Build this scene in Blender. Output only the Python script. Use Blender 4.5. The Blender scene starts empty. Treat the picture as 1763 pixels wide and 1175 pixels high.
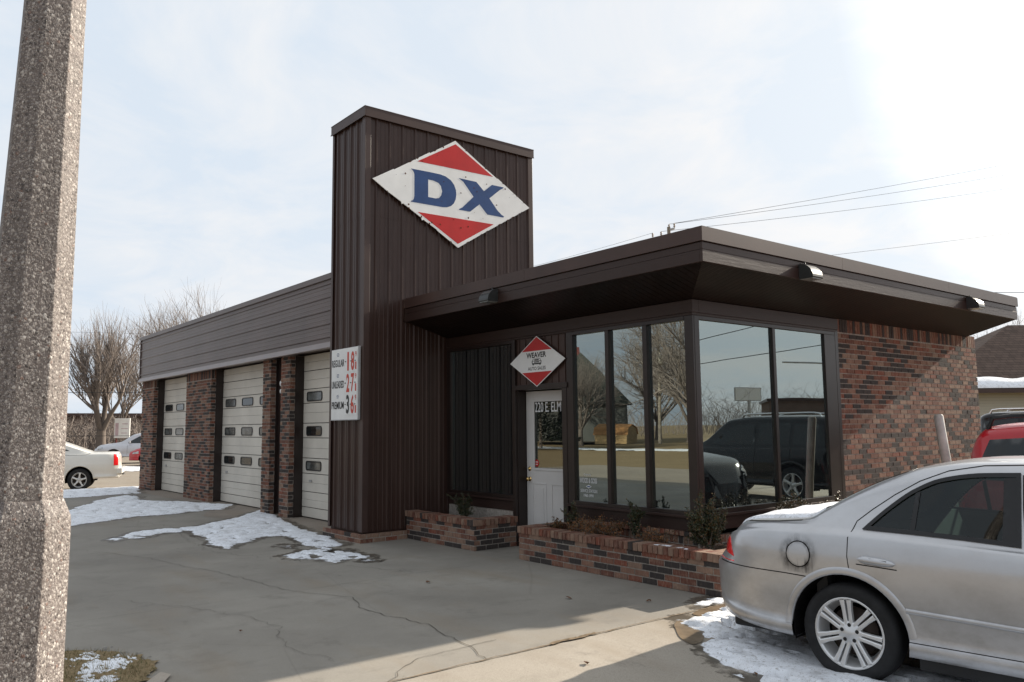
import bpy, bmesh, math, random
import numpy as np
from mathutils import Vector, Matrix, noise
from mathutils.geometry import delaunay_2d_cdt
R=math.radians
SC=bpy.context.scene
COL=SC.collection
random.seed(7)

# ------------------------------------------------------------------ camera
CAM=Vector((10.604,-5.679,1.632))
FW=Vector((-0.77745901,0.62015348,0.10472417)); RT=Vector((0.62271819,0.78238093,-0.0101064)); UP=Vector((0.08820172,-0.05735633,0.99444995))
cd=bpy.data.cameras.new('camera'); cam=bpy.data.objects.new('camera',cd); COL.objects.link(cam)
cam.matrix_world=Matrix(((RT.x,UP.x,-FW.x,CAM.x),(RT.y,UP.y,-FW.y,CAM.y),(RT.z,UP.z,-FW.z,CAM.z),(0,0,0,1)))
cd.sensor_width=36; cd.lens=1396.5/1763*36; cd.clip_start=0.05; cd.clip_end=3000
SC.camera=cam

# ------------------------------------------------------------------ world and sun
SUNDIR=Vector((0.042,1,0.425)).normalized()
EL=math.asin(SUNDIR.z); AZ=math.atan2(SUNDIR.x,SUNDIR.y)
W=bpy.data.worlds.new('World'); SC.world=W; W.use_nodes=True
nt=W.node_tree; nt.nodes.clear()
def wn(t,**k):
    n=nt.nodes.new(t)
    for a,b in k.items(): setattr(n,a,b)
    return n
out=wn('ShaderNodeOutputWorld'); bg=wn('ShaderNodeBackground'); bg.inputs[1].default_value=0.1
sky=wn('ShaderNodeTexSky'); sky.sky_type='NISHITA'; sky.sun_disc=False; sky.sun_elevation=EL; sky.sun_rotation=AZ
sky.air_density=1.0; sky.dust_density=1.5; sky.ozone_density=1.5
tc=wn('ShaderNodeTexCoord')
sep=wn('ShaderNodeSeparateXYZ'); nt.links.new(tc.outputs['Generated'],sep.inputs[0])
# flat cloud deck projection
zz=wn('ShaderNodeMath',operation='MAXIMUM'); nt.links.new(sep.outputs[2],zz.inputs[0]); zz.inputs[1].default_value=0.0
za=wn('ShaderNodeMath',operation='ADD'); nt.links.new(zz.outputs[0],za.inputs[0]); za.inputs[1].default_value=0.16
dv=wn('ShaderNodeVectorMath',operation='DIVIDE'); nt.links.new(tc.outputs['Generated'],dv.inputs[0])
cb=wn('ShaderNodeCombineXYZ')
for i in range(3): nt.links.new(za.outputs[0],cb.inputs[i])
nt.links.new(cb.outputs[0],dv.inputs[1])
n1=wn('ShaderNodeTexNoise'); n1.inputs['Scale'].default_value=2.1; n1.inputs['Detail'].default_value=9; n1.inputs['Roughness'].default_value=0.62; n1.inputs['Distortion'].default_value=0.5
nt.links.new(dv.outputs[0],n1.inputs['Vector'])
rmp=wn('ShaderNodeValToRGB'); rmp.color_ramp.elements[0].position=0.38; rmp.color_ramp.elements[0].color=(0.0,0.0,0.0,1); rmp.color_ramp.elements[1].position=0.62; rmp.color_ramp.elements[1].color=(1,1,1,1)
nt.links.new(n1.outputs[0],rmp.inputs[0])
# brighter haze towards the sun
dot=wn('ShaderNodeVectorMath',operation='DOT_PRODUCT'); nrm=wn('ShaderNodeVectorMath',operation='NORMALIZE'); nt.links.new(tc.outputs['Generated'],nrm.inputs[0])
nt.links.new(nrm.outputs[0],dot.inputs[0]); dot.inputs[1].default_value=SUNDIR
mr=wn('ShaderNodeMapRange'); mr.inputs['From Min'].default_value=-1; mr.inputs['From Max'].default_value=0.95; mr.inputs['To Min'].default_value=0.0; mr.inputs['To Max'].default_value=1.0
nt.links.new(dot.outputs['Value'],mr.inputs[0])
cc=wn('ShaderNodeValToRGB'); cr=cc.color_ramp
cr.elements[0].position=0.0; cr.elements[0].color=(0.50,0.53,0.57,1)
cr.elements[1].position=1.0; cr.elements[1].color=(1.6,1.58,1.54,1)
e=cr.elements.new(0.5); e.color=(0.83,0.865,0.91,1)
e=cr.elements.new(0.72); e.color=(0.86,0.89,0.93,1)
e=cr.elements.new(0.90); e.color=(0.91,0.92,0.94,1)
e=cr.elements.new(0.965); e.color=(0.985,0.985,0.99,1)
nt.links.new(mr.outputs[0],cc.inputs[0])
sc=wn('ShaderNodeVectorMath',operation='SCALE'); sc.inputs['Scale'].default_value=5.45; nt.links.new(cc.outputs[0],sc.inputs[0])
blu=wn('ShaderNodeVectorMath',operation='MULTIPLY'); nt.links.new(sc.outputs[0],blu.inputs[0]); blu.inputs[1].default_value=(0.86,0.925,0.99)
veil=wn('ShaderNodeMixRGB'); veil.inputs[0].default_value=0.975; nt.links.new(sky.outputs[0],veil.inputs[1]); nt.links.new(blu.outputs[0],veil.inputs[2])
mx=wn('ShaderNodeMixRGB'); nt.links.new(rmp.outputs[0],mx.inputs[0]); nt.links.new(veil.outputs[0],mx.inputs[1]); nt.links.new(sc.outputs[0],mx.inputs[2])
nt.links.new(mx.outputs[0],bg.inputs[0]); nt.links.new(bg.outputs[0],out.inputs[0])

sd=bpy.data.lights.new('sun','SUN'); sd.energy=5.0; sd.angle=R(0.6); sd.color=(1.0,0.90,0.76)
so=bpy.data.objects.new('sun',sd); COL.objects.link(so)
so.rotation_euler=SUNDIR.to_track_quat('Z','Y').to_euler(); so.location=(0,30,30)
SC.view_settings.view_transform='Standard'; SC.view_settings.look='None'; SC.view_settings.exposure=0.87; SC.view_settings.gamma=1.0
SC.view_settings.use_curve_mapping=False
try: SC.cycles.max_bounces=10; SC.cycles.transparent_max_bounces=16
except Exception: pass

# ------------------------------------------------------------------ materials
class NT:
    def __init__(s,name):
        s.m=bpy.data.materials.new(name); s.m.use_nodes=True; s.t=s.m.node_tree; s.t.nodes.clear()
        s.out=s.n('ShaderNodeOutputMaterial')
    def n(s,t,**k):
        n=s.t.nodes.new(t)
        for a,b in k.items():
            if hasattr(n,a): setattr(n,a,b)
            else: n.inputs[a.replace('_',' ')].default_value=b
        return n
    def l(s,a,b): s.t.links.new(a,b)
    def uv(s): return s.n('ShaderNodeUVMap',uv_map='UVMap').outputs[0]
    def obj(s): return s.n('ShaderNodeTexCoord').outputs['Object']
    def pos(s): return s.n('ShaderNodeNewGeometry').outputs['Position']
    def noise(s,vec,scale,detail=4,rough=0.55,scl=None):
        n=s.n('ShaderNodeTexNoise'); n.inputs['Scale'].default_value=scale; n.inputs['Detail'].default_value=detail; n.inputs['Roughness'].default_value=rough
        if scl:
            m=s.n('ShaderNodeMapping'); m.inputs['Scale'].default_value=scl; s.l(vec,m.inputs[0]); vec=m.outputs[0]
        s.l(vec,n.inputs['Vector']); return n.outputs[0]
    def ramp(s,fac,stops,const=False):
        n=s.n('ShaderNodeValToRGB'); cr=n.color_ramp
        if const: cr.interpolation='CONSTANT'
        while len(cr.elements)<len(stops): cr.elements.new(0.5)
        for e,(p,c) in zip(cr.elements,stops):
            e.position=p; e.color=(c,c,c,1) if not hasattr(c,'__len__') else (*c,1)
        s.l(fac,n.inputs[0]); return n.outputs[0]
    def mix(s,f,a,b,mode='MIX'):
        n=s.n('ShaderNodeMixRGB',blend_type=mode)
        for i,v in ((0,f),(1,a),(2,b)):
            if isinstance(v,(int,float)): n.inputs[i].default_value=v if i==0 else (v,v,v,1)
            elif hasattr(v,'__len__'): n.inputs[i].default_value=(*v,1)
            else: s.l(v,n.inputs[i])
        return n.outputs[0]
    def bump(s,h,strength=0.3,dist=0.01):
        b=s.n('ShaderNodeBump'); b.inputs['Strength'].default_value=strength; b.inputs['Distance'].default_value=dist; s.l(h,b.inputs['Height']); return b.outputs[0]
    def pbr(s,col,rough=0.6,metal=0,spec=0.5,normal=None,coat=0,coatr=0.05):
        p=s.n('ShaderNodeBsdfPrincipled')
        for k,v in (('Base Color',col),('Roughness',rough),('Metallic',metal),('Specular IOR Level',spec),('Coat Weight',coat),('Coat Roughness',coatr)):
            if isinstance(v,(int,float)): p.inputs[k].default_value=v
            elif hasattr(v,'__len__'): p.inputs[k].default_value=(*v,1)
            else: s.l(v,p.inputs[k])
        if normal is not None: s.l(normal,p.inputs['Normal'])
        s.l(p.outputs[0],s.out.inputs[0]); return p
def simple(name,col,rough=0.6,metal=0,spec=0.5,var=0.15,scale=6,coat=0,bump=0,bs=60,coatr=0.05):
    t=NT(name); o=t.obj()
    f=t.noise(o,scale,5)
    c=t.mix(t.ramp(f,[(0.3,0.0),(0.7,1.0)]),tuple(x*(1-var) for x in col),tuple(min(1,x*(1+var)) for x in col))
    nb=t.bump(t.noise(o,bs,3),bump,0.005) if bump else None
    t.pbr(c,rough,metal,spec,nb,coat,coatr); return t.m
M={}
def mk_brown():
    t=NT('brown_painted_metal'); o=t.obj()
    f=t.noise(o,1.2,6,0.6,(1,1,0.35)); g=t.noise(o,14,4,0.6,(1,1,0.12))
    c=t.mix(t.ramp(f,[(0.3,0.0),(0.7,1.0)]),(0.039,0.020,0.0155),(0.058,0.032,0.025))
    c=t.mix(t.ramp(g,[(0.5,0.0),(0.85,0.35)]),c,(0.085,0.056,0.048))
    t.pbr(c,t.ramp(f,[(0.2,0.28),(0.8,0.40)]),0,0.30,t.bump(t.noise(o,3,3,0.5,(1,1,0.3)),0.10,0.02)); return t.m
M['brown']=mk_brown()
def mk_brownwood():
    t=NT('brown_painted_wood'); o=t.obj()
    f=t.noise(o,22,7,0.7,(0.12,0.12,2.0))
    c=t.mix(f,(0.024,0.0125,0.010),(0.046,0.026,0.021))
    t.pbr(c,0.42,0,0.32,t.bump(f,0.45,0.004)); return t.m
M['brownwood']=mk_brownwood()
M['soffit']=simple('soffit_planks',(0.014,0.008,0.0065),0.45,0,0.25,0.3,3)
M['browntrim']=simple('brown_trim_metal',(0.060,0.035,0.029),0.40,0,0.35,0.15,2)
M['fasciametal']=simple('grey_brown_siding_metal',(0.102,0.072,0.064),0.38,0,0.5,0.15,1.2)
M['fasciaflash']=simple('grey_brown_flashing',(0.20,0.155,0.143),0.35,0,0.5,0.12,2)
M['dark']=simple('dark_void',(0.012,0.010,0.010),0.8,0,0.2)
M['darkwall']=simple('dark_interior_paint',(0.03,0.027,0.025),0.8,0,0.2)
M['frame']=simple('dark_brown_frame',(0.020,0.012,0.010),0.30,0,0.5,0.2,4)
def mk_brick(name,seed=0,dark=0.33):
    t=NT(name); a=t.n('ShaderNodeAttribute',attribute_name='rnd').outputs['Fac']; o=t.obj()
    base=t.ramp(a,[(0.0,(0.030,0.026,0.025)),(dark*0.5,(0.048,0.038,0.034)),(dark,(0.145,0.056,0.038)),(dark+0.17,(0.185,0.076,0.049)),(dark+0.32,(0.225,0.120,0.083)),(dark+0.48,(0.25,0.157,0.112)),(0.93,(0.20,0.060,0.036))],True)
    m=t.noise(o,30,5,0.75,(1.6,1.6,0.45))
    base=t.mix(t.ramp(m,[(0.48,0.0),(0.66,0.60)]),base,(0.37,0.26,0.19))
    m2=t.noise(o,9,4,0.6)
    base=t.mix(t.ramp(m2,[(0.35,0.30),(0.6,0.0)]),base,(0.07,0.048,0.042))
    is_d=t.ramp(a,[(0.0,1.0),(dark,0.0)],True)
    base=t.mix(t.mix(0.80,0.0,is_d),base,(0.046,0.039,0.037))
    t.pbr(base,0.85,0,0.25,t.bump(t.noise(o,120,4,0.7,(1,1,0.5)),0.7,0.004)); return t.m
M['brick']=mk_brick('brick_mixed')
M['brickcap']=mk_brick('brick_red_cap',1,0.10)
M['mortar']=simple('mortar',(0.31,0.275,0.24),0.95,0,0.1,0.3,25,bump=0.4,bs=150)
def mk_conc(name,a,b,joint=True):
    t=NT(name); o=t.pos()
    n1_=t.noise(o,0.45,6,0.6); n2_=t.noise(o,3.2,6,0.68,(1.0,0.55,1)); n3=t.noise(o,70,3,0.8); n4=t.noise(o,260,2,0.8)
    c=t.mix(t.ramp(n1_,[(0.34,0.0),(0.66,1.0)]),a,b)
    c=t.mix(t.ramp(n2_,[(0.28,0.38),(0.46,0.0)]),c,tuple(x*0.6 for x in a))
    c=t.mix(t.ramp(n2_,[(0.60,0.0),(0.78,0.22)]),c,tuple(min(1,x*1.35) for x in b))
    c=t.mix(t.ramp(n3,[(0.30,0.38),(0.47,0.0)]),c,(0.11,0.09,0.075))
    c=t.mix(t.ramp(n4,[(0.36,0.45),(0.50,0.0)]),c,(0.10,0.085,0.07))
    c=t.mix(t.ramp(n4,[(0.56,0.0),(0.72,0.30)]),c,(0.55,0.50,0.44))
    # tan run-off stains
    n5=t.noise(o,0.9,5,0.6,(0.5,1.6,1))
    c=t.mix(t.ramp(n5,[(0.52,0.0),(0.74,0.50)]),c,(0.23,0.18,0.125))
    n6=t.noise(o,1.7,7,0.75,(0.8,1.1,1)); c=t.mix(t.ramp(n6,[(0.26,0.55),(0.42,0.0)]),c,(0.13,0.115,0.098))
    n7=t.noise(o,2.6,3,0.5); c=t.mix(t.ramp(n7,[(0.725,0.0),(0.76,0.55)]),c,(0.085,0.075,0.065))
    vo=t.n('ShaderNodeTexVoronoi',feature='DISTANCE_TO_EDGE'); vo.inputs['Scale'].default_value=0.45; vv=t.mix(0.18,o,t.n('ShaderNodeTexNoise').outputs[1]); t.l(vv,vo.inputs['Vector'])
    c=t.mix(t.ramp(vo.outputs['Distance'],[(0.0,0.22),(0.004,0.0)]),c,(0.14,0.12,0.10))
    t.pbr(c,t.ramp(n1_,[(0.3,0.78),(0.7,0.92)]),0,0.3,t.bump(n3,0.35,0.003)); return t.m
M['conc']=mk_conc('worn_concrete',(0.205,0.187,0.160),(0.325,0.300,0.258))
M['conc2']=mk_conc('pale_concrete',(0.31,0.272,0.222),(0.40,0.355,0.295))
M['apron']=mk_conc('apron_concrete',(0.24,0.20,0.165),(0.31,0.265,0.22))
M['curb']=mk_conc('curb_concrete',(0.36,0.31,0.26),(0.44,0.385,0.32))
M['asphalt']=mk_conc('old_asphalt',(0.25,0.215,0.17),(0.31,0.265,0.21))
M['crack']=simple('crack_dirt',(0.11,0.097,0.08),0.95,0,0.1,0.5,12)
M['jointdirt']=simple('joint_sand',(0.20,0.15,0.10),0.95,0,0.1,0.5,30)
def mk_snow():
    t=NT('snow'); o=t.pos(); a=t.noise(o,5,6,0.7); b=t.noise(o,40,4,0.7)
    c=t.mix(t.ramp(a,[(0.30,0.0),(0.5,1.0)]),(0.55,0.55,0.56),(0.86,0.88,0.92))
    c=t.mix(t.ramp(b,[(0.33,0.65),(0.44,0.0)]),c,(0.30,0.27,0.23)); c=t.mix(t.ramp(t.noise(o,160,2,0.8),[(0.30,0.7),(0.40,0.0)]),c,(0.20,0.18,0.15)); c=t.mix(t.ramp(t.noise(o,1.7,5,0.7),[(0.55,0.0),(0.75,0.45)]),c,(0.48,0.45,0.42))
    t.pbr(c,0.6,0,0.35,t.bump(t.mix(0.5,a,b),0.6,0.02)); return t.m
M['snow']=mk_snow()
def mk_grass():
    t=NT('winter_turf'); o=t.pos(); a=t.noise(o,0.5,6,0.65); b=t.noise(o,25,5,0.7)
    c=t.mix(a,(0.20,0.145,0.08),(0.36,0.27,0.16)); c=t.mix(t.ramp(b,[(0.35,0.6),(0.6,0.0)]),c,(0.09,0.075,0.035))
    t.pbr(c,0.95,0,0.1,t.bump(b,0.6,0.02)); return t.m
M['turf']=mk_grass()
M['blade']=simple('dry_grass_blade',(0.25,0.19,0.10),0.8,0,0.2,0.45,9)
M['blade2']=simple('green_grass_blade',(0.10,0.11,0.045),0.8,0,0.2,0.4,9)
M['soil']=simple('planter_soil',(0.05,0.035,0.025),0.95,0,0.1,0.4,20,bump=0.8,bs=40)
M['wet']=simple('muddy_meltwater',(0.20,0.15,0.10),0.25,0,0.5,0.3,8)
def mk_agg():
    t=NT('exposed_aggregate'); o=t.obj()
    v=t.n('ShaderNodeTexVoronoi',feature='F1'); v.inputs['Scale'].default_value=88; v.inputs['Randomness'].default_value=1
    w=t.mix(0.012,o,t.n('ShaderNodeTexNoise',Scale=60).outputs[1]); t.l(w,v.inputs['Vector'])
    pick=t.n('ShaderNodeSeparateColor'); t.l(v.outputs['Color'],pick.inputs[0])
    stone=t.ramp(pick.outputs[0],[(0.0,(0.065,0.054,0.051)),(0.14,(0.13,0.11,0.104)),(0.40,(0.20,0.172,0.163)),(0.68,(0.29,0.258,0.24)),(0.87,(0.46,0.425,0.395)),(0.975,(0.17,0.105,0.085))],True)
    d=v.outputs['Distance']
    c=t.mix(t.ramp(d,[(0.42,0.0),(0.60,1.0)]),stone,(0.145,0.122,0.112))
    v2=t.n('ShaderNodeTexVoronoi',feature='F1'); v2.inputs['Scale'].default_value=300; t.l(o,v2.inputs['Vector'])
    p2=t.n('ShaderNodeSeparateColor'); t.l(v2.outputs['Color'],p2.inputs[0])
    c=t.mix(t.ramp(p2.outputs[1],[(0.80,0.0),(0.82,0.45)]),c,(0.54,0.50,0.46))
    st=t.noise(o,2.5,5,0.7,(3,3,0.25)); c=t.mix(t.ramp(st,[(0.35,0.35),(0.55,0.0)]),c,(0.07,0.058,0.052)); c=t.mix(t.ramp(st,[(0.60,0.0),(0.75,0.25)]),c,(0.36,0.33,0.30))
    c=t.mix(t.ramp(p2.outputs[0],[(0.10,0.6),(0.12,0.0)]),c,(0.05,0.045,0.045))
    h=t.ramp(d,[(0.0,1.0),(0.6,0.0)])
    t.pbr(c,0.7,0,0.4,t.bump(h,0.55,0.005)); return t.m
M['agg']=mk_agg()
def mk_damp():
    t=NT('damp_film'); o=t.pos(); n=t.noise(o,3.5,6,0.7)
    p=t.n('ShaderNodeBsdfPrincipled'); p.inputs['Base Color'].default_value=(0.105,0.085,0.062,1); p.inputs['Roughness'].default_value=0.38
    x=t.n('ShaderNodeBsdfTransparent'); m=t.n('ShaderNodeMixShader'); t.l(t.ramp(n,[(0.42,0.0),(0.56,0.72)]),m.inputs[0]); t.l(x.outputs[0],m.inputs[1]); t.l(p.outputs[0],m.inputs[2]); t.l(m.outputs[0],t.out.inputs[0]); return t.m
M['damp']=mk_damp()
M['doorwhite']=simple('cream_garage_panel',(0.62,0.58,0.51),0.5,0,0.4,0.10,1.6)
M['doorpaint']=simple('white_door_paint',(0.58,0.56,0.54),0.45,0,0.4,0.06,2)
M['white']=simple('white_enamel',(0.84,0.84,0.82),0.28,0,0.5,0.07,3)
M['panel']=simple('white_sign_face',(0.78,0.78,0.77),0.35,0,0.45,0.06,4)
M['red']=simple('red_enamel',(0.52,0.016,0.016),0.35,0,0.3,0.10,3)
M['signred']=simple('sign_red',(0.50,0.022,0.022),0.4,0,0.4,0.06,3)
M['pricered']=simple('price_red',(0.55,0.06,0.035),0.5,0,0.4,0.1,6)
M['pricefade']=simple('faded_lettering',(0.55,0.42,0.45),0.5,0,0.3)
M['blue']=simple('blue_enamel',(0.020,0.062,0.19),0.35,0,0.3,0.12,5)
M['rust']=simple('rust',(0.10,0.035,0.018),0.9,0,0.2,0.5,30)
M['ink']=simple('black_ink',(0.018,0.018,0.02),0.5,0,0.4)
M['decal']=simple('white_vinyl',(0.72,0.72,0.72),0.5,0,0.4,0.05)
M['brass']=simple('brass',(0.70,0.48,0.20),0.22,1,0.5,0.15,20)
M['chrome']=simple('chrome',(0.75,0.75,0.76),0.12,1,0.5,0.05)
M['alloy']=simple('alloy_wheel',(0.70,0.70,0.70),0.30,0.45,0.5,0.10,8)
M['brakedisc']=simple('brake_disc',(0.06,0.045,0.038),0.5,0.5,0.5,0.2,8)
M['rubber']=simple('tyre_rubber',(0.018,0.018,0.019),0.75,0,0.3,0.3,14,bump=0.2)
M['blacktrim']=simple('black_plastic_trim',(0.013,0.013,0.014),0.42,0,0.4)
M['galv']=simple('galvanised_metal',(0.42,0.42,0.42),0.5,0.3,0.5,0.15,5)
M['bollard']=simple('weathered_white_pipe',(0.44,0.43,0.40),0.6,0,0.4,0.3,6)
M['bronze']=simple('bronze_light_housing',(0.04,0.042,0.042),0.3,0.2,0.5,0.2)
M['lens']=simple('light_lens',(0.25,0.26,0.25),0.12,0,0.6,0.05)
def mk_glass(name,tr,gl,rough=0.0,base=(0.006,0.007,0.008),bump=0.0):
    t=NT(name)
    g=t.n('ShaderNodeBsdfGlossy'); g.inputs['Color'].default_value=(*gl,1); g.inputs['Roughness'].default_value=rough
    x=t.n('ShaderNodeBsdfTransparent'); x.inputs['Color'].default_value=(*tr,1)
    d=t.n('ShaderNodeBsdfDiffuse'); d.inputs['Color'].default_value=(*base,1)
    if bump:
        t.l(t.bump(t.noise(t.obj(),0.9,1,0.4),bump,0.01),g.inputs['Normal'])
    a=t.n('ShaderNodeAddShader'); b=t.n('ShaderNodeAddShader')
    t.l(g.outputs[0],a.inputs[0]); t.l(x.outputs[0],a.inputs[1]); t.l(a.outputs[0],b.inputs[0]); t.l(d.outputs[0],b.inputs[1]); t.l(b.outputs[0],t.out.inputs[0]); return t.m
M['glass']=mk_glass('tinted_window_glass',(0.20,0.21,0.20),(0.31,0.345,0.335),bump=0.16)
M['doorglass']=mk_glass('door_glass',(0.35,0.36,0.34),(0.20,0.21,0.20),bump=0.10)
def mk_carglass(name,tr):
    t=NT(name)
    f=t.n('ShaderNodeFresnel'); f.inputs['IOR'].default_value=1.5
    g=t.n('ShaderNodeBsdfGlossy'); g.inputs['Color'].default_value=(0.9,0.95,0.95,1); g.inputs['Roughness'].default_value=0.01
    x=t.n('ShaderNodeBsdfTransparent'); x.inputs['Color'].default_value=(*tr,1)
    m=t.n('ShaderNodeMixShader'); t.l(f.outputs[0],m.inputs[0]); t.l(x.outputs[0],m.inputs[1]); t.l(g.outputs[0],m.inputs[2]); t.l(m.outputs[0],t.out.inputs[0]); return t.m
M['carglass']=mk_carglass('green_tinted_car_glass',(0.33,0.43,0.41))
M['darkglass']=simple('dark_tinted_glass',(0.012,0.015,0.016),0.06,0,0.6,0.1)
M['garageglass']=simple('grimy_garage_glass',(0.10,0.105,0.10),0.18,0,0.6,0.6,6)
def paint(name,col,metal=0.0,flake=0.0,dirt=0.0,rough=0.32,coat=0.7):
    t=NT(name); o=t.obj()
    c=t.mix(t.noise(o,1.5,3),tuple(x*0.95 for x in col),tuple(min(1,x*1.05) for x in col))
    if dirt:
        a=t.noise(o,4,7,0.7,(1,1,1.6)); 
        z=t.n('ShaderNodeSeparateXYZ'); t.l(o,z.inputs[0])
        low=t.ramp(z.outputs[2],[(0.15,1.0),(0.85,0.25)])
        c=t.mix(t.mix(1.0,t.ramp(a,[(0.40,0.0),(0.75,dirt)]),low,'MULTIPLY'),c,(0.17,0.145,0.12))
    t.pbr(c,rough,metal,0.5,None,coat,0.05); return t.m
M['silver']=paint('silver_car_paint',(0.52,0.52,0.53),0.70,0,0.60,rough=0.33,coat=0.5)
M['carwhite']=paint('white_car_paint',(0.80,0.78,0.72),0,0,0.2)
M['cargrey']=paint('pale_grey_car_paint',(0.60,0.61,0.64),0.2,0,0.2)
M['carred']=paint('red_car_paint',(0.48,0.012,0.020),0.0)
M['carblack']=paint('black_car_paint',(0.005,0.005,0.006),0.0,rough=0.14,coat=0.0)
M['interior']=simple('car_interior_fabric',(0.11,0.105,0.10),0.85,0,0.2,0.2)
M['tail']=NT('red_lamp_lens').m
def _t():
    t=NT('red_tail_lens'); t.pbr(t.mix(t.noise(t.obj(),60,2),(0.75,0.010,0.014),(0.90,0.03,0.03)),0.12,0,0.6,None,0.6); return t.m
M['tail']=_t()
M['headlamp']=simple('clear_head_lamp',(0.55,0.56,0.57),0.1,0.4,0.7,0.2,30)
def mk_bark(name,a,b):
    t=NT(name); o=t.obj(); n=t.noise(o,7,5,0.7,(3,3,0.5)); t.pbr(t.mix(n,a,b),0.9,0,0.15,t.bump(n,0.5,0.02)); return t.m
M['bark']=mk_bark('grey_brown_bark',(0.085,0.068,0.058),(0.20,0.170,0.148))
M['twig']=mk_bark('bare_twigs',(0.15,0.125,0.112),(0.27,0.235,0.212))
M['leafg']=simple('evergreen_leaf',(0.035,0.045,0.018),0.45,0,0.5,0.5,40)
M['leafo']=simple('bronzed_leaf',(0.105,0.062,0.020),0.5,0,0.5,0.5,40)
M['leafd']=simple('dead_leaf',(0.20,0.085,0.032),0.7,0,0.3,0.5,40)
M['pine']=simple('cedar_foliage',(0.022,0.030,0.016),0.8,0,0.2,0.5,5)
def mk_shingle(name,a,b):
    t=NT(name); br=t.n('ShaderNodeTexBrick'); t.l(t.uv(),br.inputs['Vector'])
    br.inputs['Scale'].default_value=1; br.inputs['Brick Width'].default_value=0.35; br.inputs['Row Height'].default_value=0.14; br.inputs['Mortar Size'].default_value=0.012
    br.inputs['Color1'].default_value=(*a,1); br.inputs['Color2'].default_value=(*b,1); br.inputs['Mortar'].default_value=(*[x*0.35 for x in a],1)
    c=t.mix(t.ramp(t.noise(t.uv(),3,5),[(0.3,0.0),(0.7,0.3)]),br.outputs[0],tuple(x*1.5 for x in b))
    t.pbr(c,0.9,0,0.2,t.bump(br.outputs['Fac'],-0.5,0.01)); return t.m
M['shingle']=mk_shingle('brown_shingles',(0.062,0.042,0.034),(0.105,0.072,0.058))
M['greyroof']=mk_shingle('grey_green_shingles',(0.05,0.058,0.052),(0.08,0.088,0.08))
def mk_siding(name,col,h=0.12):
    t=NT(name); w=t.n('ShaderNodeSeparateXYZ'); t.l(t.uv(),w.inputs[0])
    m=t.n('ShaderNodeMath',operation='DIVIDE'); t.l(w.outputs[1],m.inputs[0]); m.inputs[1].default_value=h
    f=t.n('ShaderNodeMath',operation='FRACT'); t.l(m.outputs[0],f.inputs[0])
    c=t.mix(t.ramp(f.outputs[0],[(0.0,1.0),(0.10,0.0)]),col,tuple(x*0.35 for x in col))
    t.pbr(c,0.7,0,0.3,t.bump(f.outputs[0],-0.5,0.02)); return t.m
M['siding']=mk_siding('cream_lap_siding',(0.50,0.47,0.38),0.14)
M['darksiding']=mk_siding('dark_house_siding',(0.10,0.105,0.10),0.15)
M['shedwood']=simple('tan_shed_boards',(0.44,0.30,0.15),0.8,0,0.2,0.2,3)
M['shedroof']=simple('brown_shed_roof',(0.30,0.155,0.065),0.9,0,0.2,0.25,3)
M['shedend']=simple('shaded_shed_end',(0.26,0.20,0.12),0.9,0,0.2,0.2,3)
M['farbrick']=simple('far_brown_brick',(0.15,0.105,0.085),0.9,0,0.2,0.2,1)
M['farred']=simple('far_red_wall',(0.16,0.05,0.045),0.8,0,0.2,0.2,1)
M['pole']=simple('weathered_wood_pole',(0.23,0.20,0.165),0.85,0,0.2,0.3,4)
M['polegrey']=simple('pale_pole',(0.40,0.38,0.36),0.8,0,0.2,0.2,4)
M['wire']=simple('black_wire',(0.02,0.02,0.022),0.6,0,0.3)
M['ceramic']=simple('insulator_ceramic',(0.35,0.30,0.26),0.4,0,0.4)
M['transformer']=simple('transformer_can',(0.50,0.46,0.38),0.5,0.1,0.4)
M['creamstrip']=simple('cream_strip',(0.60,0.55,0.42),0.8,0,0.3)
M['peach']=simple('pinkish_back_window',(0.30,0.13,0.12),0.8,0,0.3)
M['caulk']=simple('old_caulk',(0.5,0.5,0.48),0.8)
M['dirt']=simple('black_grime',(0.05,0.045,0.04),0.95,0,0.1,0.4,20)
M['leaflitter']=simple('fallen_leaf',(0.11,0.055,0.03),0.9,0,0.1,0.4,30)

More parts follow.
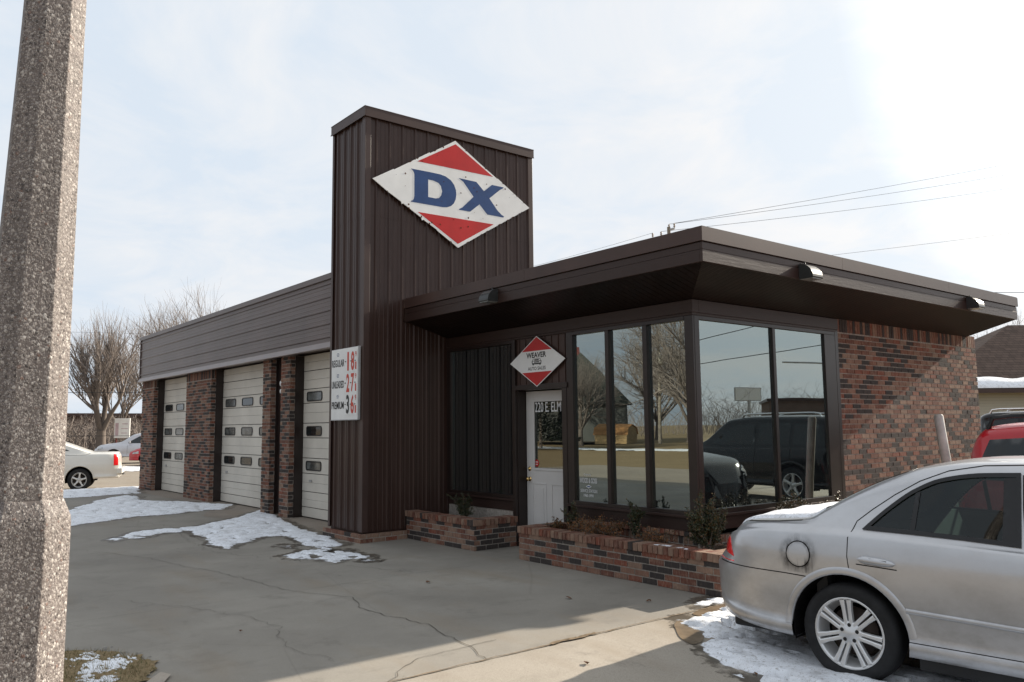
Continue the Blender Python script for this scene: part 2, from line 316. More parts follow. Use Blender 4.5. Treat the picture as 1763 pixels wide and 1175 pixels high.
# ------------------------------------------------------------------ mesh builder
class MB:
    def __init__(s): s.v=[]; s.f=[]; s.mi=[]; s.r=[]; s.sm=[]
    def add(s,vs,fs,mi=0,r=0.0,sm=False):
        b=len(s.v); s.v+= [tuple(p) for p in vs]
        for f in fs: s.f.append(tuple(b+i for i in f)); s.mi.append(mi); s.r.append(r); s.sm.append(sm)
        return s
    def box(s,x0,x1,y0,y1,z0,z1,mi=0,r=0.0):
        vs=[(x0,y0,z0),(x1,y0,z0),(x1,y1,z0),(x0,y1,z0),(x0,y0,z1),(x1,y0,z1),(x1,y1,z1),(x0,y1,z1)]
        return s.add(vs,[(0,3,2,1),(4,5,6,7),(0,1,5,4),(1,2,6,5),(2,3,7,6),(3,0,4,7)],mi,r)
    def obox(s,c,ax,ay,az,mi=0,r=0.0):
        c=Vector(c);vs=[c+sx*Vector(ax)+sy*Vector(ay)+sz*Vector(az) for sz in (-1,1) for sx,sy in ((-1,-1),(1,-1),(1,1),(-1,1))]
        return s.add(vs,[(0,3,2,1),(4,5,6,7),(0,1,5,4),(1,2,6,5),(2,3,7,6),(3,0,4,7)],mi,r)
    def prism(s,poly,f,d,mi=0,r=0.0,caps=True,sm=False):
        """poly 2D -> f(a,b) 3D, extruded by vector d"""
        n=len(poly); A=[Vector(f(*p)) for p in poly]; B=[p+Vector(d) for p in A]
        fs=[(i,(i+1)%n,n+(i+1)%n,n+i) for i in range(n)]
        s.add(A+B,fs,mi,r,sm)
        if caps:
            s.add(A,[tuple(range(n))[::-1]],mi,r); s.add(B,[tuple(range(n))],mi,r)
        return s
    def tube(s,pts,rad,n=6,mi=0,caps=True,sm=True,r=0.0):
        pts=[Vector(p) for p in pts]; rs=rad if hasattr(rad,'__len__') else [rad]*len(pts)
        vs=[];ref=None
        for i,p in enumerate(pts):
            t=(pts[min(i+1,len(pts)-1)]-pts[max(i-1,0)]).normalized()
            if ref is None: ref=Vector((0,0,1)) if abs(t.z)<0.9 else Vector((1,0,0))
            u=t.cross(ref).normalized(); w=t.cross(u); ref=w.cross(t)*-1 if False else ref
            for k in range(n):
                a=2*math.pi*k/n; vs.append(p+rs[i]*(math.cos(a)*u+math.sin(a)*w))
        fs=[(i*n+k,i*n+(k+1)%n,(i+1)*n+(k+1)%n,(i+1)*n+k) for i in range(len(pts)-1) for k in range(n)]
        s.add(vs,fs,mi,r,sm)
        if caps: s.add(vs[:n],[tuple(range(n))],mi,r); s.add(vs[-n:],[tuple(range(n))[::-1]],mi,r)
        return s
    def lathe(s,prof,n=32,axis='z',c=(0,0,0),mi=0,sm=True,seg=None):
        vs=[];m=len(prof)
        for k in range(n):
            a=2*math.pi*k/n
            for (rr,h) in prof:
                if axis=='z': p=(rr*math.cos(a),rr*math.sin(a),h)
                else: p=(rr*math.cos(a),h,rr*math.sin(a))
                vs.append((p[0]+c[0],p[1]+c[1],p[2]+c[2]))
        fs=[(k*m+i,k*m+i+1,((k+1)%n)*m+i+1,((k+1)%n)*m+i) for k in range(n) for i in range(m-1)]
        return s.add(vs,fs,mi,0,sm)
    def build(s,name,mats,parent=None,bevel=0,autosmooth=None,loc=None):
        me=bpy.data.meshes.new(name); me.from_pydata(s.v,[],s.f); 
        if not isinstance(mats,(list,tuple)): mats=[mats]
        for m in mats: me.materials.append(M[m] if isinstance(m,str) else m)
        me.polygons.foreach_set('material_index',s.mi); me.polygons.foreach_set('use_smooth',s.sm)
        at=me.attributes.new('rnd','FLOAT','FACE'); at.data.foreach_set('value',s.r)
        me.update()
        uv=me.uv_layers.new(name='UVMap'); co=np.empty(len(me.vertices)*3); me.vertices.foreach_get('co',co); co=co.reshape(-1,3)
        li=np.empty(len(me.loops),int); me.loops.foreach_get('vertex_index',li)
        nn=np.empty(len(me.polygons)*3); me.polygons.foreach_get('normal',nn); nn=np.abs(nn.reshape(-1,3))
        lt=np.empty(len(me.polygons),int); me.polygons.foreach_get('loop_total',lt)
        pn=np.repeat(nn,lt,axis=0); P=co[li]
        U=np.where(pn[:,0]>np.maximum(pn[:,1],pn[:,2]*0.5),P[:,1],P[:,0]); flat=pn[:,2]>0.97
        V=np.where(flat,P[:,1],P[:,2]); U=np.where(flat,P[:,0],U)
        uv.data.foreach_set('uv',np.stack([U,V],1).astype(np.float32).ravel())
        o=bpy.data.objects.new(name,me); COL.objects.link(o)
        if parent is not None: o.parent=parent
        if loc is not None: o.location=loc
        if bevel:
            b=o.modifiers.new('bevel','BEVEL'); b.width=bevel; b.segments=2; b.limit_method='ANGLE'; b.angle_limit=R(40)
        return o
def thing(name,label,cat,loc=(0,0,0),rz=0,group=None):
    o=bpy.data.objects.new(name,None); COL.objects.link(o); o.location=loc; o.rotation_euler=(0,0,rz); o.empty_display_size=0.2
    return tag(o,label,cat,group)
def tag(o,label=None,cat=None,group=None,kind=None):
    if label: o['label']=label
    if cat: o['category']=cat
    if group: o['group']=group
    if kind: o['kind']=kind
    return o
def L(o,label): o['label']=label; return o
def copy_tree(o,parent=None,label=None):
    c=o.copy(); COL.objects.link(c); c.parent=parent
    if parent is None and label: c['label']=label
    for ch in list(o.children): copy_tree(ch,c)
    return c

def text_mesh(txt,x0,x1,z0,z1,pl,mat,name,parent,bold=0.0,th=0.0015,normal=None):
    """fit text into a plane box; pl(a,b)->3D"""
    cu=bpy.data.curves.new(name,'FONT'); cu.body=txt; cu.offset=bold; cu.size=1; cu.resolution_u=4
    t=bpy.data.objects.new(name,cu); COL.objects.link(t); bpy.context.view_layer.update()
    dg=bpy.context.evaluated_depsgraph_get(); me=bpy.data.meshes.new_from_object(t.evaluated_get(dg))
    bpy.data.objects.remove(t); bpy.data.curves.remove(cu)
    xs=[v.co.x for v in me.vertices]; ys=[v.co.y for v in me.vertices]
    a,b,c,d=min(xs),max(xs),min(ys),max(ys)
    for v in me.vertices:
        v.co=pl(x0+(v.co.x-a)/(b-a)*(x1-x0), z0+(v.co.y-c)/(d-c)*(z1-z0))
    me.name=name; me.materials.clear(); me.materials.append(M[mat]); me.update()
    o=bpy.data.objects.new(name,me); COL.objects.link(o); o.parent=parent
    return o
def flat_poly(name,polys,pl,mat,parent,d):
    b=MB()
    for p in polys: b.prism(p,pl,d)
    return b.build(name,mat,parent)

# ------------------------------------------------------------------ bricks
BL,BH,MT=0.191,0.0550,0.0127
def brick_face(b,o,u,n,length,z0,z1,cap=None,prow=0.0035,depth=0.03,zoff=0.0,mi=0,extend=(0,0)):
    """lay bricks on a vertical face. o start (x,y), u unit dir, n outward normal. cap: height of a soldier/rowlock course on top"""
    o=Vector((*o,0)); u=Vector((*u,0)); n=Vector((*n,0))
    zt=z1-(cap or 0); z=z0; row=0
    while z<zt-0.012:
        h=min(BH,zt-z-0.004)
        s=-((BL+MT)/2 if row%2 else 0.0)+random.uniform(-0.004,0.004)
        while s<length:
            a=max(s,0.0); e=min(s+BL,length)
            if e-a>0.02:
                pr=prow+random.uniform(-0.0010,0.0012); dz=random.uniform(-0.0012,0.0012)
                aa=a-(extend[0]*pr if a<=0 else 0); ee=e+(extend[1]*pr if e>=length-1e-6 else 0)
                c=o+u*((aa+ee)/2)+n*((pr-depth)/2); 
                b.obox((c.x,c.y,z+h/2+dz),u*((ee-aa)/2),n*((pr+depth)/2),(0,0,h/2),mi,random.random())
            s+=BL+MT
        z+=BH+MT; row+=1
    if cap:
        s=0.0; w=BH
        while s<length-0.012:
            e=min(s+w,length); pr=prow+random.uniform(-0.002,0.002)
            aa=s-(extend[0]*pr if s<=0 else 0); ee=e+(extend[1]*pr if e>=length-1e-6 else 0)
            c=o+u*((aa+ee)/2)+n*((pr-depth)/2)
            b.obox((c.x,c.y,zt+cap/2+0.002),u*((ee-aa)/2),n*((pr+depth)/2),(0,0,cap/2-0.005),mi,random.random())
            s+=w+MT
def rowlock(b,o,u,n,length,z0,h,width,mi=0,r0=0.3,over=0.012):
    """cap bricks laid across a thin wall top: o at outer corner, n points outward"""
    o=Vector((*o,0)); u=Vector((*u,0)); n=Vector((*n,0)); s=0.0
    while s<length-0.015:
        e=min(s+BH+0.004,length); c=o+u*((s+e)/2)+n*(over-(width+2*over)/2)
        ov=random.uniform(-0.003,0.003)
        b.obox((c.x+n.x*ov,c.y+n.y*ov,z0+h/2+random.uniform(-0.0015,0.0015)),u*((e-s)/2),n*((width+2*over)/2),(0,0,h/2),mi,random.random())
        s+=BH+0.004+MT*0.8

# ================================================================== GROUND
def ss(a,b,x):
    t=max(0.0,min(1.0,(x-a)/(b-a))); return t*t*(3-2*t)
def gz(x,y):
    z=-0.085*ss(5.9,7.3,x)
    z-=0.25*ss(-14.2,-18.5,x) if x<-14.2 else 0
    if x<-18.5: z-=min(0.12,(-18.5-x)*0.005)
    return z
def sheet(name,xs,ys,dz,mat,kind='structure'):
    b=MB(); n=len(ys)
    vs=[(x,y,gz(x,y)+dz) for x in xs for y in ys]
    fs=[(i*n+j,(i+1)*n+j,(i+1)*n+j+1,i*n+j+1) for i in range(len(xs)-1) for j in range(n-1)]
    b.add(vs,fs,0,0,True); o=b.build(name,mat); return tag(o,kind=kind)
XF=[5.9+0.14*i for i in range(11)]
o=sheet('ground',[-1500,-300,-60,-46,-40,-30,-20,-18.5,-17.5,-16.5,-15.5,-14.2,0]+XF+[20,100,300,1500],[-1500,-300,-60,-20,0,20,60,300,1500],-0.045,'turf')
sheet('parking_lot',[-75,-60,-50,-46,-40,-30,-20,-18.5,-17.5,-16.5,-15.5,-14.6],[-12,0,14],-0.014,'asphalt')
sheet('forecourt_pavement',[-14.6,-14.2,-7,0,5.855],[-8.5,0,9],0.0,'conc')
sheet('side_pavement',[5.868]+XF+[12,24],[-8.5,0,9,16],0.002,'conc2')
sheet('road',[-300,-60,-46,-30,-18.5,-16.5,-14.2,0]+XF+[20,100,300],[-15.5,-8.52],-0.02,'asphalt')
def poly_sheet(name,poly,z,mat,kind='structure',th=0.0):
    b=MB(); n=len(poly)
    b.add([(x,y,gz(x,y)+z) for x,y in poly],[tuple(range(n))])
    return tag(b.build(name,mat),kind=kind)
poly_sheet('garage_apron',[(-14.3,0.9),(-14.3,0.05),(-12.2,0.12),(-8.6,0.22),(-7.0,0.35),(-5.9,-0.30),(-5.2,-0.55),(-3.2,0.02),(-1.5,-0.12),(-0.9,0.02),(-0.9,0.9)],0.004,'apron')
# turf island with its kerb, in front of the pole
edge=[(0.9,-8.4),(1.1,-5.9),(2.9,-4.85),(3.49,-4.46),(3.68,-4.38),(3.80,-4.25),(3.95,-4.12),(4.15,-4.02),(4.40,-3.98),(4.60,-4.02),(4.76,-4.10)]
kerbo=[(4.76,-4.10),(4.60,-4.02),(4.66,-3.89),(4.86,-3.86),(5.10,-3.88),(5.45,-4.05),(5.75,-4.5),(5.80,-8.5),(5.25,-8.5),(5.15,-4.6),(4.95,-4.2)]
def ragged(P,amp,step=0.03,fr=9):
    o=[]
    for i in range(len(P)):
        a=P[i]; c=P[(i+1)%len(P)]; d=math.hypot(c[0]-a[0],c[1]-a[1]); n=max(1,min(60,int(d/step)))
        for k in range(n):
            x=a[0]+(c[0]-a[0])*k/n; y=a[1]+(c[1]-a[1])*k/n
            o.append((x+amp*noise.fractal((x*fr,y*fr,0),1,2,3),y+amp*noise.fractal((x*fr,y*fr,9),1,2,3)))
    return o
poly_sheet('grass_island',ragged(edge+[(4.90,-4.25),(5.05,-4.7),(5.15,-8.45),(0.9,-8.45)],0.07),0.012,'turf')
poly_sheet('kerb',[(4.70,-4.02),(4.80,-3.98),(5.06,-4.13),(5.22,-4.6),(5.30,-8.45),(5.17,-8.45),(5.08,-4.65),(4.93,-4.2)],0.016,'curb')
# cracks and joints
def strip(b,pts,w,z,jit=0.02,step=0.05):
    P=[]
    for (a,c) in zip(pts[:-1],pts[1:]):
        d=math.hypot(c[0]-a[0],c[1]-a[1]); n=max(1,int(d/step))
        for i in range(n): P.append((a[0]+(c[0]-a[0])*i/n,a[1]+(c[1]-a[1])*i/n))
    P.append(pts[-1])
    P=[(x+jit*(noise.noise((x*9,y*9,1.3))),y+jit*(noise.noise((x*9,y*9,7.7)))) for x,y in P]
    vs=[]
    for i,p in enumerate(P):
        q=P[min(i+1,len(P)-1)]; r=P[max(i-1,0)]; tx,ty=q[0]-r[0],q[1]-r[1]; l=math.hypot(tx,ty) or 1
        ww=w*(0.35+1.1*abs(noise.noise((p[0]*7,p[1]*7,3)))+0.3)
        vs+=[(p[0]-ty/l*ww/2,p[1]+tx/l*ww/2,gz(*p)+z),(p[0]+ty/l*ww/2,p[1]-tx/l*ww/2,gz(*p)+z)]
    b.add(vs,[(2*i,2*i+1,2*i+3,2*i+2) for i in range(len(P)-1)])
b=MB()
strip(b,[(3.3,-1.88),(3.74,-2.02),(4.04,-2.03),(4.2,-2.02),(4.38,-1.95),(4.54,-1.94),(4.7,-1.91),(4.94,-1.97),(5.06,-2.01),(5.26,-1.99),(5.48,-2.05),(5.62,-2.08),(5.85,-2.13)],0.008,0.005,0.05)
strip(b,[(-1.91,-3.21),(-1.49,-3.04),(-0.63,-2.73),(0.37,-2.56),(0.87,-2.42),(1.59,-2.31),(2.34,-2.26),(2.69,-2.19),(3.3,-1.88)],0.006,0.005,0.05)
strip(b,[(5.85,-2.93),(5.69,-2.72),(5.54,-2.55),(5.5,-2.33),(5.5,-2.14),(5.47,-1.97),(5.5,-1.77)],0.006,0.006,0.04)
strip(b,[(-6,-1.9),(-4,-1.5),(-2.4,-1.75),(-0.6,-1.95),(1.2,-1.25),(2.6,-0.7)],0.005,0.007,0.1)
strip(b,[(2.0,-3.6),(3.0,-3.1),(3.9,-2.9),(4.6,-3.1),(5.2,-3.0)],0.004,0.008,0.1)
strip(b,[(2.66,0.2),(2.62,-0.8),(2.7,-2.2),(2.66,-4.9)],0.004,0.009,0.01)
tag(b.build('pavement_crack','crack'),kind='structure')
b=MB(); strip(b,[(5.86,0.6),(5.86,-0.4),(5.865,-1.6),(5.87,-2.9),(5.87,-8.4)],0.017,0.010,0.015)
strip(b,[(5.86,-1.05),(5.86,-1.55)],0.05,0.0135,0.03)
tag(b.build('pavement_joint','jointdirt'),kind='structure')
# wet patches beside the snow
def blob_sheet(name,poly,z,mat):
    # smooth closed outline
    P=[]; n=len(poly)
    for i in range(n):
        p0,p1,p2,p3=[poly[(i+k-1)%n] for k in range(4)]
        for t in (0,0.25,0.5,0.75):
            x,y=[0.5*((2*p1[k])+(-p0[k]+p2[k])*t+(2*p0[k]-5*p1[k]+4*p2[k]-p3[k])*t*t+(-p0[k]+3*p1[k]-3*p2[k]+p3[k])*t**3) for k in (0,1)]
            P.append((x+0.012*noise.noise((x*14,y*14,0)),y+0.012*noise.noise((x*14,y*14,5))))
    return poly_sheet(name,P,z,mat)
blob_sheet('meltwater_puddle',[(6.05,-0.37),(6.01,-0.24),(6.17,-0.29),(6.3,-0.31),(6.47,-0.55),(6.46,-0.67),(6.29,-0.6)],0.008,'wet')
blob_sheet('meltwater_puddle',[(5.9,0.05),(5.86,0.35),(5.92,0.6),(6.07,0.42),(6.09,0.12),(6.03,0.0)],0.008,'wet')
blob_sheet('meltwater_puddle',[(6.43,-0.36),(6.34,0.34),(6.87,0.15),(7.09,-0.2),(6.95,-0.52),(6.59,-0.50)],0.008,'wet')

# snow patches as one ground cover: raised, ragged-edged heightfields
def in_poly(x,y,poly):
    c=False; n=len(poly); j=n-1
    for i in range(n):
        xi,yi=poly[i]; xj,yj=poly[j]
        if (yi>y)!=(yj>y) and x<(xj-xi)*(y-yi)/(yj-yi)+xi: c=not c
        j=i
    return c
def seg_d(x,y,poly):
    m=1e9
    for i in range(len(poly)):
        ax,ay=poly[i-1]; bx,by=poly[i]; dx,dy=bx-ax,by-ay; t=max(0,min(1,((x-ax)*dx+(y-ay)*dy)/(dx*dx+dy*dy+1e-12)))
        m=min(m,math.hypot(x-ax-t*dx,y-ay-t*dy))
    return m
snow_b=MB(); damp_b=MB()
def snow(poly,step,hmax=0.035,amp=0.06,fr=3.0,base=0.0,thr=0.0):
    xs=[p[0] for p in poly]; ys=[p[1] for p in poly]; m=0.15
    nx=int((max(xs)-min(xs)+2*m)/step)+1; ny=int((max(ys)-min(ys)+2*m)/step)+1
    H=[[0]*ny for _ in range(nx)]; idx={}
    vs=[]
    for i in range(nx):
        for j in range(ny):
            x=min(xs)-m+i*step; y=min(ys)-m+j*step
            d=seg_d(x,y,poly); d=d if in_poly(x,y,poly) else -d
            d+=amp*(noise.fractal((x*fr,y*fr,2.0),1.0,2.0,4))+amp*0.9*noise.fractal((x*fr*2.2,y*fr*4.5,4.0),1.0,2.0,4)-thr
            hole=noise.fractal((x*3.1,y*4.3,9.0),1.0,2.0,3)
            if hole>0.26: d=min(d,0.16*(0.36-hole))
            h=hmax*0.85*(1-math.exp(-max(d,0)/0.11))+ (0.010*noise.fractal((x*8,y*8,6.0),1.0,2.0,3) if d>0.03 else 0)
            if d<=0: h=d*0.25
            H[i][j]=h; vs.append((x,y,gz(x,y)+base+h))
    if base<0.1 and base>-0.02:
        dv=[(v[0],v[1],gz(v[0],v[1])+0.0045) for v in vs]; df=[(i*ny+j,(i+1)*ny+j,(i+1)*ny+j+1,i*ny+j+1) for i in range(nx-1) for j in range(ny-1) if H[i][j]>-0.030]
        us=sorted({k for f in df for k in f}); mq={k:n for n,k in enumerate(us)}; damp_b.add([dv[k] for k in us],[tuple(mq[k] for k in f) for f in df])
    fs=[]
    for i in range(nx-1):
        for j in range(ny-1):
            if max(H[i][j],H[i+1][j],H[i][j+1],H[i+1][j+1])>0.001: fs.append((i*ny+j,(i+1)*ny+j,(i+1)*ny+j+1,i*ny+j+1))
    used=sorted({k for f in fs for k in f}); mp={k:n for n,k in enumerate(used)}
    snow_b.add([vs[k] for k in used],[tuple(mp[k] for k in f) for f in fs],0,0,True)
snow([(-8.01,-2.39),(-9.22,-1.89),(-10.57,-1.26),(-11.23,-0.8),(-11.89,-0.24),(-9.79,-0.48),(-9.13,-0.13),(-8.57,0.22),(-7.16,0.67),(-6.31,0.18),(-6.27,-0.59),(-6.1,-0.81),(-6.1,-1.2),(-6.14,-1.61),(-5.68,-2.17),(-5.31,-2.74),(-5.14,-3.15),(-7.34,-2.86)],0.045,0.04,0.10,1.6,0.003)
snow([(-15.2,-3.2),(-14.9,-1.45),(-14.8,0.15),(-14.95,0.95),(-14.2,0.55),(-13.2,0.25),(-12.24,0.06),(-12.22,-0.44),(-11.97,-1.18),(-12.01,-2.14),(-12.2,-3.6)],0.05,0.05,0.10,1.4,0.003)
snow([(-3.11,-2.49),(-3.55,-2.23),(-3.69,-1.81),(-3.6,-1.3),(-3.97,-0.83),(-4.76,0.03),(-5.68,0.75),(-4.31,0.5),(-2.83,0.15),(-1.82,0.0),(-1.01,-0.06),(0.08,-0.33),(0.07,-0.55),(-0.09,-0.66),(-0.31,-0.75),(-0.75,-0.61),(-1.28,-0.52),(-1.51,-0.59),(-1.59,-0.85),(-1.25,-1.15),(-1.16,-1.36),(-0.74,-1.66),(-1.35,-1.73),(-1.65,-1.59),(-2.24,-1.55),(-3.02,-1.47),(-3.12,-1.7),(-3.12,-1.96),(-2.81,-2.17),(-2.74,-2.36)],0.03,0.035,0.06,3.0,0.003)
snow([(-2.93,-2.7),(-3.06,-2.57),(-2.88,-2.50),(-2.64,-2.65)],0.025,0.02,0.04,4,0.003)
snow([(0.39,-1.35),(0.3,-1.14),(0.1,-0.93),(0.28,-0.68),(0.87,-0.52),(1.2,-0.51),(1.29,-0.74),(1.22,-0.88),(1.29,-1.08),(0.89,-1.17),(0.72,-1.32)],0.022,0.028,0.07,4.5,0.0)
snow([(0.55,-0.50),(-0.2,-0.62),(0.15,-0.75),(0.5,-0.68)],0.022,0.025,0.04,4.5,0.0)
snow([(-0.45,-1.05),(-0.60,-0.95),(-0.40,-0.88),(-0.2,-0.98)],0.02,0.015,0.03,5,0.0)
snow([(1.42,-0.78),(1.33,-0.66),(1.48,-0.60),(1.56,-0.70)],0.02,0.012,0.03,5,0.0)
snow([(5.67,0.32),(5.6,0.58),(5.64,0.78),(5.75,0.84),(5.85,0.64),(5.8,0.43),(5.78,0.3)],0.02,0.03,0.04,5,0.0)
snow([(5.96,-0.22),(5.95,-0.12),(6.01,0.13),(5.96,0.36),(5.9,0.61),(6.08,0.64),(6.68,0.32),(7.12,0.27),(7.73,0.20),(8.5,0.25),(9.2,-0.2),(9.3,-1.0),(8.26,-1.25),(7.8,-1.05),(7.47,-0.99),(7.3,-0.97),(7.08,-0.90),(6.81,-0.79),(6.6,-0.68),(6.5,-0.60),(6.44,-0.46),(6.29,-0.38),(6.15,-0.33)],0.022,0.075,0.07,3.5,0.0)
snow([(3.98,-4.48),(3.92,-4.4),(3.84,-4.28),(3.99,-4.27),(4.02,-4.21),(4.14,-4.18),(4.2,-4.11),(4.3,-4.1),(4.44,-4.21),(4.35,-4.28),(4.48,-4.35),(4.71,-4.28),(4.8,-4.38),(4.56,-4.47),(4.34,-4.46),(4.22,-4.38),(4.09,-4.41)],0.010,0.022,0.11,9,0.012,0.01)
snow([(3.4,-4.62),(3.6,-4.48),(3.85,-4.55),(4.2,-4.62),(4.6,-4.62),(4.7,-4.8),(4.0,-4.95),(3.5,-4.9)],0.015,0.025,0.10,9,0.012,0.03)
snow([(-42,2.0),(-36,3.2),(-30,5.5),(-26,8),(-29,9),(-40,5)],0.25,0.06,0.3,0.8,-0.012)
snow([(-60,-40.5),(-40,-38.5),(-28,-39),(-20,-40),(-30,-42),(-50,-43)],0.5,0.08,0.8,0.3,-0.04)
snow([(4.80,0.80),(5.25,0.79),(5.22,0.84),(4.9,0.86)],0.02,0.008,0.03,8,0.404)
tag(damp_b.build('damp_pavement','damp'),kind='structure')
tag(snow_b.build('snow','snow'),'patchy melting snow lying on the pavement and turf','snow',kind='stuff')

# ================================================================== STATION BUILDING
ST=thing('service_station','brown metal clad service station with sign tower, garage bays and glazed corner office','building',(0,0,0))
YO,XC=1.456,4.873
def rib_profile(length,pitch=0.229,start=0.1):
    """(s, out) profile of ribbed steel siding"""
    P=[(0,0)]; s=start
    while s<length-0.05:
        P+=[(s-0.026,0),(s-0.011,0.021),(s+0.011,0.021),(s+0.026,0)]
        for k in (1,2):
            m=s+pitch*k/3
            if m<length-0.03: P+=[(m-0.011,0),(m-0.004,0.005),(m+0.004,0.005),(m+0.011,0)]
        s+=pitch
    P.append((length,0)); return [p for p in P if p[0]<=length]
def rib_wall(b,o,u,n,length,z0,z1,start=0.1,pitch=0.229):
    P=rib_profile(length,pitch,start); o=Vector((*o,0)); u=Vector((*u,0)); n=Vector((*n,0))
    vs=[];
    for s,d in P:
        p=o+u*s+n*d; vs+=[(p.x,p.y,z0),(p.x,p.y,z1)]
    b.add(vs,[(2*i,2*i+2,2*i+3,2*i+1) for i in range(len(P)-1)])
# --- tower
HT=6.46; TD=3.255; TX=-1.071
b=MB(); b.box(TX+0.01,-0.03,0.03,TD-0.01,0.02,HT-0.02)
[rib_wall(b,(-0.02+o_,0.02),(0,1),(1,0),TD-0.04,za_,zb_,0.17) for za_,zb_,o_ in ((0.14,3.32,0.0),(3.30,4.82,0.003),(4.80,HT-0.12,0.006))]
[rib_wall(b,(TX+0.02,0.02-o_),(1,0),(0,-1),-TX-0.04,za_,zb_,0.13,0.215) for za_,zb_,o_ in ((0.14,3.32,0.0),(3.30,4.82,0.003),(4.80,HT-0.12,0.006))]
rib_wall(b,(TX+0.02,0.02),(0,1),(-1,0),TD-0.04,3.0,HT-0.12,0.17)
rib_wall(b,(TX+0.02,TD-0.02),(1,0),(0,1),-TX-0.04,3.0,HT-0.12,0.13)
tower=L(b.build('tower',M['brown'],ST),'tall tower of ribbed brown metal siding')
b=MB()
for (x0,x1,y0,y1) in ((-0.085,0.012,-0.012,0.085),):
    b.box(x0,x1,y0,0.0,0.14,HT-0.135); b.box(0.0,x1,0.0005,y1,0.14,HT-0.135)
b.box(-0.004,0.014,TD-0.09,TD+0.012,3.0,HT-0.135); b.box(TX-0.012,TX+0.05,-0.012,0.0,0.14,HT-0.135); b.box(TX-0.012,TX+0.0,0.001,0.06,0.14,HT-0.135)
b.build('corner_trim','browntrim',tower,0.003)
b=MB(); z0,z1=HT-0.135,HT
b.box(TX-0.03,0.032,-0.032,-0.004,z0,z1); b.box(0.004,0.0322,-0.0035,TD+0.03,z0,z1); b.box(TX-0.03,TX-0.004,-0.0035,TD+0.03,z0,z1); b.box(TX-0.0035,0.0035,TD+0.004,TD+0.0302,z0,z1)
b.box(TX-0.034,0.036,-0.036,TD+0.034,z1+0.0005,z1+0.012); b.box(TX-0.036,0.038,-0.040,-0.0325,z0-0.012,z0+0.006); b.box(0.0325,0.040,-0.0318,TD+0.03,z0-0.012,z0+0.006)
b.build('cap_flashing','browntrim',tower)
b=MB(); b.box(TX-0.06,0.065,-0.065,0.0,-0.02,0.11); 
b.box(0.0,0.065,0.0,0.70,-0.02,0.11)
core=b.build('plinth','mortar',ST)
b=MB(); brick_face(b,(TX-0.06,-0.065),(1,0),(0,-1),0.065-TX+0.06,0.0,0.135,None,extend=(0,1)); brick_face(b,(0.065,-0.055),(0,1),(1,0),0.765,0.0,0.135)
b.build('plinth_bricks','brickcap',core)

# --- garage wing
GY,GX0=0.5,-14.05
b=MB(); b.box(GX0+0.02,-1.2,1.05,9.0,0,4.1); b.box(-1.2,-0.05,3.3,9.0,0,4.1)
b.box(GX0+0.02,GX0+0.2,0.72,1.05,0,3.2)
L(b.build('garage_walls','farbrick',ST),'plain garage side and rear walls')
b=MB(); b.box(GX0+0.02,TX+0.3,0.50,9.02,3.02,4.16); b.build('garage_roof','browntrim',ST)
piers=[(GX0,-12.88,0.20),(-10.01,-8.19,0.20),(-5.10,-4.71,0),(-4.21,-3.80,0)]
for i,(a,c,cap) in enumerate(piers):
    m=MB(); m.box(a+0.006,c-0.006,GY+0.006,GY+0.30,0.0,3.0); core=m.build('brick_pier','mortar',ST)
    m=MB(); brick_face(m,(a+0.004,GY+0.004),(1,0),(0,-1),c-a-0.008,0.01,2.99,cap or None,extend=(1,1)); brick_face(m,(c-0.004,GY+0.010),(0,1),(1,0),0.10,0.01,2.99,cap or None)
    if i==0: brick_face(m,(a+0.004,GY+0.4),(0,-1),(-1,0),0.39,0.01,2.99)
    m.build('pier_bricks','brick',core)
def boxes(name,mat,parent,lst,bev=0):
    for q in lst:
        b=MB(); b.box(*q); b.build(name,mat,parent,bev)
J=[]
for x0,x1 in ((-12.90,-12.872),(-8.21,-8.182),(-4.73,-4.702),(-3.82,-3.792)):
    J.append((x0,x1,GY+0.112,0.80,0,2.99))
for x0,x1 in ((-10.03,-10.0),(-5.12,-5.09),(-4.235,-4.20)):
    J.append((x0-0.002,x1,GY+0.10,0.80,0,2.99))
boxes('door_jamb','frame',ST,J)
b=MB(); b.box(-4.70,-4.235,0.66,0.70,0,2.99); b.box(-4.62,-4.30,0.645,0.6605,2.05,2.85); b.build('recess_panel','frame',ST)
b=MB(); b.lathe([(0,-0.05),(0.05,-0.045),(0.075,0.0),(0.075,0.03),(0,0.03)],14,'y',(-4.38,0.61,2.50)); b.lathe([(0,-0.05),(0.04,-0.045),(0.055,0.0),(0.055,0.03),(0,0.03)],14,'y',(-4.38,0.61,2.35)); b.build('recess_lamp','panel',ST)
GD=thing('x','x','x'); bpy.data.objects.remove(GD)
gr=[0.02,0.20,0.48,0.81,1.09,1.46,1.73,2.10,2.36,2.70,3.0]
mids=[0.34,0.645,1.27,1.92,2.53,2.86]
YD=0.78
